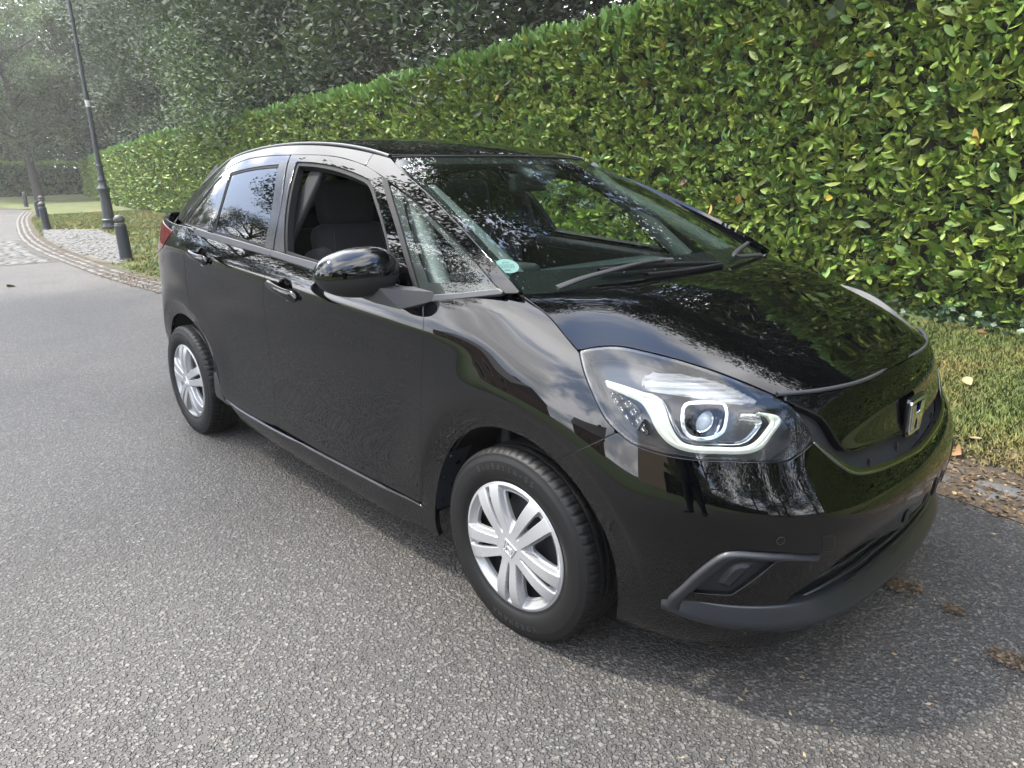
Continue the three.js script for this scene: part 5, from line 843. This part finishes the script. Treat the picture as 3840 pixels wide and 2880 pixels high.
// ---------- lamp post and bollards ----------
const iron = new THREE.MeshPhysicalMaterial({ color: lin(0.022, 0.028, 0.03), roughness: 0.45, bumpMap: grain, bumpScale: 0.003 });
const lathe = (pts, n = 28) => new THREE.LatheGeometry(pts.map(p => new THREE.Vector2(...p)), n);
{
  const l = thing('street_lamp', 'tall old-fashioned dark iron lamp post with a lantern, standing on the grass', 'street lamp', null, [-18.66, 0.05, -3.62]);
  part(l, 'base', lathe([[0, 0], [0.20, 0], [0.205, 0.10], [0.175, 0.13], [0.165, 0.22], [0.185, 0.24], [0.185, 0.28], [0.15, 0.30]]), iron);
  part(l, 'column', lathe([[0.135, 0.30], [0.125, 0.9], [0.135, 1.02], [0.16, 1.05], [0.16, 1.09], [0.105, 1.14], [0.09, 1.24], [0.11, 1.27], [0.11, 1.30], [0.085, 1.33], [0.075, 1.42], [0.078, 1.62], [0.083, 1.64], [0.083, 1.66], [0.066, 1.68]]), iron);
  part(l, 'post', lathe([[0.066, 1.68], [0.052, 3.28], [0.062, 3.30], [0.062, 3.37], [0.050, 3.39], [0.040, 5.05], [0.06, 5.08], [0.06, 5.13], [0.045, 5.16], [0.04, 5.9]]), iron);
  part(l, 'label_band', new THREE.CylinderGeometry(0.056, 0.056, 0.16, 24, 1, true).translate(0, 3.17, 0), M(0.35, 0.35, 0.34, 0.6));
  part(l, 'ladder_bar', tube([[-0.3, 5.55, 0], [0.3, 5.55, 0]], 0.015, 6, 8), iron);
  const lan = new THREE.Group(); lan.name = 'lantern'; l.add(lan);
  part(lan, 'lantern_frame', merge([...[0, 1, 2, 3].map(i => { const a = i * Math.PI / 2 + 0.4; return tube([[0.13 * Math.cos(a), 5.92, 0.13 * Math.sin(a)], [0.23 * Math.cos(a), 6.42, 0.23 * Math.sin(a)]], 0.012, 4, 6); }), lathe([[0.0, 5.9], [0.14, 5.9], [0.14, 5.93], [0, 5.93]], 4).rotateY(0.4), lathe([[0.25, 6.42], [0.26, 6.45], [0.08, 6.62], [0.08, 6.70], [0.0, 6.80]], 4).rotateY(0.4)]), iron);
  part(lan, 'lantern_pane', lathe([[0.125, 5.93], [0.222, 6.42]], 4).rotateY(0.4), M(0.85, 0.87, 0.85, 0.3, { transmission: 0.5, thickness: 0 }));
  l.rotation.set(0.0125, 0, 0.0125);
}
{
  const mk = () => {
    const b = new THREE.Group();
    part(b, 'shaft', lathe([[0.11, -0.05], [0.108, 0.0], [0.104, 0.04], [0.098, 0.05], [0.092, 0.55], [0.095, 0.56], [0.095, 0.585], [0.07, 0.595]]), M(0.014, 0.018, 0.024, 0.5));
    part(b, 'collar', lathe([[0.07, 0.593], [0.082, 0.60], [0.082, 0.612], [0.065, 0.62]]), M(0.12, 0.105, 0.075, 0.6));
    part(b, 'ball_cap', new THREE.SphereGeometry(0.086, 28, 18).scale(1, 0.9, 1).translate(0, 0.672, 0), M(0.055, 0.052, 0.045, 0.6));
    return b;
  };
  const proto = mk();
  const spots = [[-10.5, -1.58, 'dark iron bollard with a round cap on the cobbled corner, beside the lamp post', 0.02, 1], [-20.35, -2.5, 'dark iron bollard with a mossy cap at the grass corner of the cobbles', 0.035, 1], [-27.9, -3.85, 'flat-topped dark bollard on the lawn in front of the leaning tree', 0.0, 0], [-29.4, -4.3, 'dark bollard half hidden behind the flat-topped one on the lawn', 0.0, 1], [-40.8, -5.9, 'small far bollard alone at the bend of the road', 0.0, 1]];
  for (const [x, z, label, lean, cap] of spots) { const b = proto.clone(); b.name = numbered('bollard'); b.userData = { label, category: 'bollard', group: 'bollards along the verge' }; b.position.set(x, 0.04, z); b.rotation.set(lean, 0, lean); if (!cap) b.remove(...b.children.filter(c => c.name !== 'shaft')); scene.add(b); }
}
// ---------- grass ----------
{
  reseed(611);
  const tuft = seed => { reseed(seed); const pos = [], idx = [], nor = []; for (let i = 0; i < 11; i++) { const a = rnd() * 6.28, r = rnd() * 0.03, x = r * Math.cos(a), z = r * Math.sin(a), h = rr(0.014, 0.032), w = rr(0.0012, 0.0022), b = rnd() * 6.28, l = rr(0.2, 1.0) * h, dx = Math.cos(b) * w, dz = Math.sin(b) * w, lx = Math.cos(a + rr(-1, 1)) * l, lz = Math.sin(a + rr(-1, 1)) * l, k = pos.length / 3; pos.push(x - dx, 0, z - dz, x + dx, 0, z + dz, x - dx * 0.8 + lx * 0.35, h * 0.6, z - dz * 0.8 + lz * 0.35, x + dx * 0.8 + lx * 0.35, h * 0.6, z + dz * 0.8 + lz * 0.35, x + lx, h, z + lz); idx.push(k, k + 1, k + 2, k + 1, k + 3, k + 2, k + 2, k + 3, k + 4); for (let q = 0; q < 5; q++) nor.push(lx * 3, 1, lz * 3); } return geoFrom(pos, idx, nor); };
  const ts = [61, 62, 63].map(tuft), mat = new THREE.MeshPhysicalMaterial({ roughness: 0.8, side: THREE.DoubleSide }), ls = [[], [], []];
  const cobSd = sdPoly(cobblePts);
  const add = (x, z, s) => { if (x < -9 && cobSd(x, z) < 0.05 * noise3(x * 4, 2, z * 4)) return; const d = kerbZ(x) - z; if (d < 0.50 + 0.1 * noise3(x * 5, 1, z * 5)) return; const f = fbm(x * 0.9, 2.1, z * 0.9, 4), dry = sstep(-0.1, 0.3, f + rr(-0.2, 0.2)), b = rr(0.75, 1.3), bare = fbm(x * 2.1, 9, z * 2.1, 3); if (bare > 0.32 && rnd() < 0.75) return; ls[Math.floor(rnd() * 3)].push({ m: new THREE.Matrix4().compose(V(x, vergeY(x, z), z), new THREE.Quaternion().setFromAxisAngle(V(0, 1, 0), rnd() * 6.28), V(s, s * rr(0.7, 1.3), s)), c: [lerp(0.085, 0.19, dry) * b, lerp(0.12, 0.16, dry) * b, lerp(0.022, 0.048, dry) * b] }); };
  for (let i = 0; i < 26000; i++) add(rr(0.4, 4.6), rr(-4.75, -1.5), rr(0.8, 1.25));
  for (let i = 0; i < 9000; i++) add(rr(-4, 0.4), rr(-5.1, -1.3), rr(1.0, 1.6));
  for (let i = 0; i < 9000; i++) add(rr(-9.5, -4), rr(-5.2, -1.1), rr(1.1, 1.7));
  for (let i = 0; i < 14000; i++) { const x = rr(-30, -9.5); add(x, lerp(hedgeZ(x), kerbZ(x), rnd()), rr(1.4, 2.2)); }
  const o = new THREE.Group(); o.name = 'grass'; o.userData = { kind: 'stuff', label: 'short mown grass blades covering the verge', category: 'grass' }; scene.add(o);
  ts.forEach((g, i) => instanced(o, 'grass_blades', g, mat, ls[i]));
}
// ---------- ivy under the hedge, fallen leaves, litter ----------
{
  reseed(640); const ivy = []; const g = leafGeo(0.05, 0.024, 0.2, 0.1, 2); g.deleteAttribute('uv');
  for (let i = 0; i < 3800; i++) { const x = rr(-8, 4.5), z = hedgeZ(x) + 0.34 - Math.pow(rnd(), 0.7) * 0.75 + 0.14 * fbm(x * 2, 3, 1, 2), b = rr(0.7, 1.2); ivy.push({ m: aim(V(x, vergeY(x, z) + rr(0.005, 0.12), z), V(rr(-1, 1), rr(0.0, 0.4), rr(-0.2, 1)), rr(-0.6, 0.6), rr(0.7, 1.3)), c: [0.03 * b, 0.062 * b, 0.026 * b] }); }
  const o = new THREE.Group(); o.name = 'ivy'; o.userData = { kind: 'stuff', label: 'dark ivy ground cover at the foot of the hedge', category: 'ivy' }; scene.add(o); instanced(o, 'ivy_leaves', g, new THREE.MeshPhysicalMaterial({ roughness: 0.5, side: THREE.DoubleSide }), ivy);
  const gl = [leafGeo(0.085, 0.032, 0.35, 0.4, 4), leafGeo(0.07, 0.03, 0.5, -0.3, 4), leafGeo(0.05, 0.017, 0.4, 0.3, 4)];
  const cs = [[0.16, 0.065, 0.03], [0.20, 0.11, 0.05], [0.22, 0.18, 0.09], [0.09, 0.042, 0.022]].map(c => M(...c, 0.7));
  const spots = [[1.0, -3.67, 'curled red-brown fallen leaf lying on the open grass', 0, 1.5], [1.62, -2.79, 'small pale fallen leaf on the dry grass', 2, 1], [1.28, -4.42, 'reddish star-shaped fallen leaf beside the ivy', 0, 1.4], [1.86, -1.64, 'long yellow fallen leaf at the edge of the kerb stones', 1, 1.1], [1.88, -1.9, 'pale straw-coloured fallen leaf near the bumper', 2, 1], [2.04, -1.72, 'light curled leaf lying in the grass by the kerb', 2, 0.8], [-10.1, -2.3, 'tan fallen leaf on the verge beside the bollard', 1, 1.6], [-8.6, 0.35, 'pale flat leaf lying on the open road', 2, 1.5], [0.72, -4.35, 'brown leaf caught at the foot of the hedge', 3, 1.3]];
  spots.forEach(([x, z, label, c, s], i) => { const m = new THREE.Mesh(gl[i % 3], cs[c]); m.name = numbered('fallen_leaf'); m.userData = { label, category: 'leaf', group: 'fallen leaves' }; m.castShadow = m.receiveShadow = true; m.applyMatrix4(aim(V(x, (z < kerbZ(x) ? vergeY(x, z) + 0.03 : 0.012), z), V(rr(-1, 1), rr(0.05, 0.25), rr(-1, 1)), Math.PI / 2 * 0 + rr(-0.4, 0.4), s)); scene.add(m); });
  // leaf litter along the kerb stones and on the tarmac: crumbs nobody could count
  const crumb = leafGeo(0.022, 0.006, 0.3, 0.2, 2); crumb.deleteAttribute('uv'); const litter = [];
  const put = (x, z, s, c) => litter.push({ m: aim(V(x, (z < kerbZ(x) - 0.45 ? vergeY(x, z) + 0.012 : 0.012) + rr(0, 0.006), z), V(rr(-1, 1), rr(-0.1, 0.25), rr(-1, 1)), rr(-1.5, 1.5), s), c });
  for (let i = 0; i < 5200; i++) { const x = rnd() < 0.7 ? rr(1.4, 3.4) : rr(-9, -5), b = rr(0.6, 1.4); put(x, kerbZ(x) - rr(-0.05, 0.75), rr(0.5, 1.3), rnd() < 0.7 ? [0.10 * b, 0.06 * b, 0.03 * b] : [0.17 * b, 0.12 * b, 0.06 * b]); }
  for (const [x, z, r, n] of [[2.02, -0.27, 0.07, 260], [2.19, -0.24, 0.035, 90], [2.38, -0.08, 0.06, 200]]) for (let i = 0; i < n; i++) { const a = rnd() * 6.28, d = r * Math.sqrt(rnd()), b = rr(0.7, 1.3); put(x + d * Math.cos(a), z + 0.7 * d * Math.sin(a), rr(0.3, 0.8), [0.11 * b, 0.075 * b, 0.042 * b]); }
  for (let i = 0; i < 150; i++) { const b = rr(0.8, 1.3); put(rr(1.6, 3.0), rr(-1.1, 0.9), rr(0.3, 0.8), [0.2 * b, 0.15 * b, 0.08 * b]); }
  const lt = new THREE.Group(); lt.name = 'leaf_litter'; lt.userData = { kind: 'stuff', label: 'brown crumbs of leaf litter along the kerb stones and on the tarmac', category: 'litter' }; scene.add(lt); instanced(lt, 'litter_crumbs', crumb, M(1, 1, 1, 0.85), litter);
}
// ---------- across the road and behind the photographer: what the paint mirrors ----------
{
  const brick = M(0.20, 0.12, 0.085, 0.9), slate = M(0.06, 0.06, 0.065, 0.7), whitePaint = M(0.6, 0.6, 0.58, 0.6), pane = M(0.02, 0.022, 0.025, 0.05), stone = M(0.30, 0.23, 0.16, 0.9);
  const house = (label, x, z, turn, w, d, h, roofH, wall) => {
    const o = thing('house', label, 'house', null, [x, 0, z]); o.rotation.y = turn;
    part(o, 'wall', new THREE.BoxGeometry(w, h, d).translate(0, h / 2, 0), wall);
    const s = new THREE.Shape(); s.moveTo(-d / 2 - 0.4, 0); s.lineTo(d / 2 + 0.4, 0); s.lineTo(0, roofH); s.closePath();
    const r = part(o, 'roof', new THREE.ExtrudeGeometry(s, { depth: w + 0.6, bevelEnabled: false }).rotateY(Math.PI / 2).translate(-(w + 0.6) / 2, h, 0), slate);
    part(r, 'chimney', rbox(0.9, 1.5, 0.6, 0.03).translate(w * 0.3, h + roofH * 0.85, 0), wall);
    for (const fl of [1.5, 4.2]) if (fl < h - 0.8) for (let i = -1; i <= 1; i++) { if (i === 0 && fl < 2) continue; const f = part(o, 'window', rbox(1.3, 1.4, 0.12, 0.02).translate(i * w * 0.3, fl, -d / 2), whitePaint); part(f, 'pane', rbox(1.12, 1.22, 0.06, 0.01).translate(i * w * 0.3, fl, -d / 2 - 0.05), pane); }
    const dr = part(o, 'door', rbox(1.0, 2.1, 0.12, 0.02).translate(0, 1.05, -d / 2), M(0.03, 0.05, 0.04, 0.4)); part(dr, 'handle', rbox(0.12, 0.03, 0.06, 0.01).translate(0.35, 1.0, -d / 2 - 0.08), chrome);
  };
  house('brick house with a steep slate roof across the road, behind the cobbled band', -24, 34, 0.1, 10, 8, 5.4, 3.2, brick);
  house('lower brick house with a slate roof across the road, opposite the car', -6, 38, -0.05, 9, 7, 4.0, 3.0, brick);
  house('sandstone house beyond the hedge behind the photographer', 13, 24, -0.35, 11, 8, 5.6, 3.0, stone);
  const G = 'tall trees behind the photographer'; let k = 0;
  tree('roadside_tree', 'light-crowned tree on the lawn across the road, opposite the parked car', null, [-10.2, 7.4], { seed: 5711, H: 12, base: 5.2, R: 3.7, n: 760, c: [0.05, 0.085, 0.028], ls: 1.2, lobes: 14, r: 0.16, leanX: 0.3, leanZ: -1.2 });
  tree('feathery_tree', 'slim feathery tree on the lawn across the road, opposite the sett band', null, [-19.5, 9.2], { seed: 5600, H: 9.5, base: 1.4, R: 2.8, n: 1100, c: [0.04, 0.07, 0.025], ls: 1.0, lobes: 18, r: 0.14 });
  for (const [x, z, H, R, base] of [[14, 15, 11, 4.5, 0.4], [21, 9, 13, 5, 0.4], [18, 2, 13, 5, 0.4], [17, -4, 14, 5, 0.4], [25, 5, 15, 5.5, 0.4], [15, -10, 13, 5, 0.4]]) tree('broadleaf_tree', 'tall dark tree across the road behind the photographer', G, [x, z], { seed: 5000 + k++, H, base, R, n: 620, c: [0.045, 0.08, 0.02], ls: 1.8, lobes: 16 });
  reseed(903); const hedge = thing('laurel_hedge', 'clipped hedge across the road in front of the sandstone house', 'hedge'), path = []; for (let x = 6; x <= 34; x += 1) path.push([x, 11.2, 0, -1]);
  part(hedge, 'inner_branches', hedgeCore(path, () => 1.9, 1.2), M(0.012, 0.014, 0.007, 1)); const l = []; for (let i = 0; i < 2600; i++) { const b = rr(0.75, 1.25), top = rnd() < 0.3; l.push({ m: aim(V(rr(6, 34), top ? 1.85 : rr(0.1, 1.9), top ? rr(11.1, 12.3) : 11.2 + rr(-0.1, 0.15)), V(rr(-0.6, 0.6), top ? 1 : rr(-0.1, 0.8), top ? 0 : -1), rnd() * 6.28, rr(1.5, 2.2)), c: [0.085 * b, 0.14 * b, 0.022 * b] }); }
  instanced(hedge, 'leafy_shoots', laurelSprigs[0], laurelMat, l);
}
// the photographer, mirrored in the bumper
{
  const bones = [], B = (a, b, r0, r1) => bones.push([V(...a), V(...b), r0, r1]);
  B([0, 0.95, 0], [0, 1.16, 0.01], 0.150, 0.145); B([0, 1.16, 0.01], [0, 1.40, 0.0], 0.150, 0.165); B([-0.13, 1.42, 0], [0.13, 1.42, 0], 0.085, 0.085); B([0, 1.45, 0.01], [0, 1.56, 0.02], 0.062, 0.058);
  for (const s of [1, -1]) { B([0.09 * s, 0.93, 0], [0.11 * s, 0.50, 0.02], 0.095, 0.066); B([0.11 * s, 0.50, 0.02], [0.13 * s, 0.10, -0.02], 0.066, 0.05); B([0.13 * s, 0.06, -0.03], [0.15 * s, 0.045, 0.17], 0.052, 0.042); B([0.19 * s, 1.43, 0], [0.25 * s, 1.17, 0.06], 0.058, 0.047); B([0.25 * s, 1.17, 0.06], [0.09 * s, 1.33, 0.25], 0.044, 0.034); }
  const sm = (a, b, k) => { const h = clamp(0.5 + 0.5 * (b - a) / k, 0, 1); return lerp(b, a, h) - k * h * (1 - h); };
  const cap = (p, [a, b, r0, r1]) => { const ab = b.clone().sub(a), t = clamp(p.clone().sub(a).dot(ab) / ab.lengthSq(), 0, 1); return p.distanceTo(a.clone().addScaledVector(ab, t)) - lerp(r0, r1, t); };
  const mesh = (list, c, size, res, k) => { const mc = new MarchingCubes(res, new THREE.MeshBasicMaterial(), false, false, 60000), f = mc.field, p = V(0, 0, 0); for (let z = 0; z < res; z++) for (let y = 0; y < res; y++) for (let x = 0; x < res; x++) { p.set(c[0] + (x - res / 2) / (res / 2) * size, c[1] + (y - res / 2) / (res / 2) * size, c[2] + (z - res / 2) / (res / 2) * size); let d = 9; for (const b of list) d = sm(d, cap(p, b), k); f[x + y * res + z * res * res] = -d; } mc.isolation = 0; mc.update(); const n = mc.count * 1, pos = Array.from(mc.positionArray.slice(0, n * 3)), nor = Array.from(mc.normalArray.slice(0, n * 3)); for (let i = 0; i < n; i++) for (let q = 0; q < 3; q++) pos[3 * i + q] = pos[3 * i + q] * size + c[q]; const g = new THREE.BufferGeometry(); g.setAttribute('position', new THREE.Float32BufferAttribute(pos, 3)); g.setAttribute('normal', new THREE.Float32BufferAttribute(nor.map(v => -v), 3)); g.computeVertexNormals(); return g; };
  const person = thing('person', 'person in dark jacket, dark trousers and boots holding up a phone', 'person', null, [2.86, 0, 2.52]); person.rotation.y = Math.PI + 0.80;
  const head = [[V(0, 1.66, 0.035), V(0, 1.72, 0.02), 0.078, 0.092], [V(0, 1.60, 0.055), V(0, 1.66, 0.05), 0.055, 0.07], [V(0, 1.655, 0.12), V(0, 1.675, 0.115), 0.012, 0.012], [V(0.082, 1.66, 0.02), V(0.085, 1.69, 0.015), 0.016, 0.016], [V(-0.082, 1.66, 0.02), V(-0.085, 1.69, 0.015), 0.016, 0.016], [V(0, 1.56, 0.02), V(0, 1.62, 0.03), 0.056, 0.054]];
  const hands = []; for (const s of [1, -1]) { hands.push([V(0.085 * s, 1.335, 0.255), V(0.055 * s, 1.365, 0.30), 0.030, 0.028]); for (let i = 0; i < 4; i++) { const y = 1.385 - i * 0.019, l = [0.9, 1, 0.95, 0.8][i]; hands.push([V(0.055 * s, y, 0.30), V((0.055 - 0.03 * l) * s, y + 0.006, 0.335), 0.0092, 0.0085], [V((0.055 - 0.03 * l) * s, y + 0.006, 0.335), V((0.055 - 0.055 * l) * s, y + 0.006, 0.322), 0.0085, 0.0078]); } hands.push([V(0.075 * s, 1.35, 0.275), V(0.05 * s, 1.345, 0.262), 0.0105, 0.01], [V(0.05 * s, 1.345, 0.262), V(0.02 * s, 1.36, 0.285), 0.0095, 0.0085]); }
  const skin = M(0.42, 0.26, 0.19, 0.55);
  part(person, 'body', mesh(bones, [0, 0.8, 0.06], 0.86, 76, 0.05), M(0.012, 0.013, 0.016, 0.85));
  part(person, 'head', mesh(head, [0, 1.66, 0.03], 0.17, 50, 0.03), skin);
  part(person, 'hair', tf(new THREE.SphereGeometry(0.101, 32, 20, 0, Math.PI * 2, 0, 1.65), { p: [0, 1.708, 0.008], r: [-0.42, 0, 0] }), M(0.03, 0.02, 0.014, 0.7));
  part(person, 'hands', mesh(hands, [0, 1.345, 0.29], 0.13, 76, 0.008), skin);
  const phone = thing('phone', 'dark phone held up by the photographer', 'phone'); phone.position.copy(person.position); phone.rotation.copy(person.rotation);
  part(phone, 'case', rbox(0.15, 0.074, 0.009, 0.008, 3).translate(0, 1.365, 0.312), M(0.01, 0.01, 0.012, 0.2));
}
scene.fog = new THREE.FogExp2(new THREE.Color(1.0, 0.99, 0.96), 0.0012);
renderer.render(scene, camera);
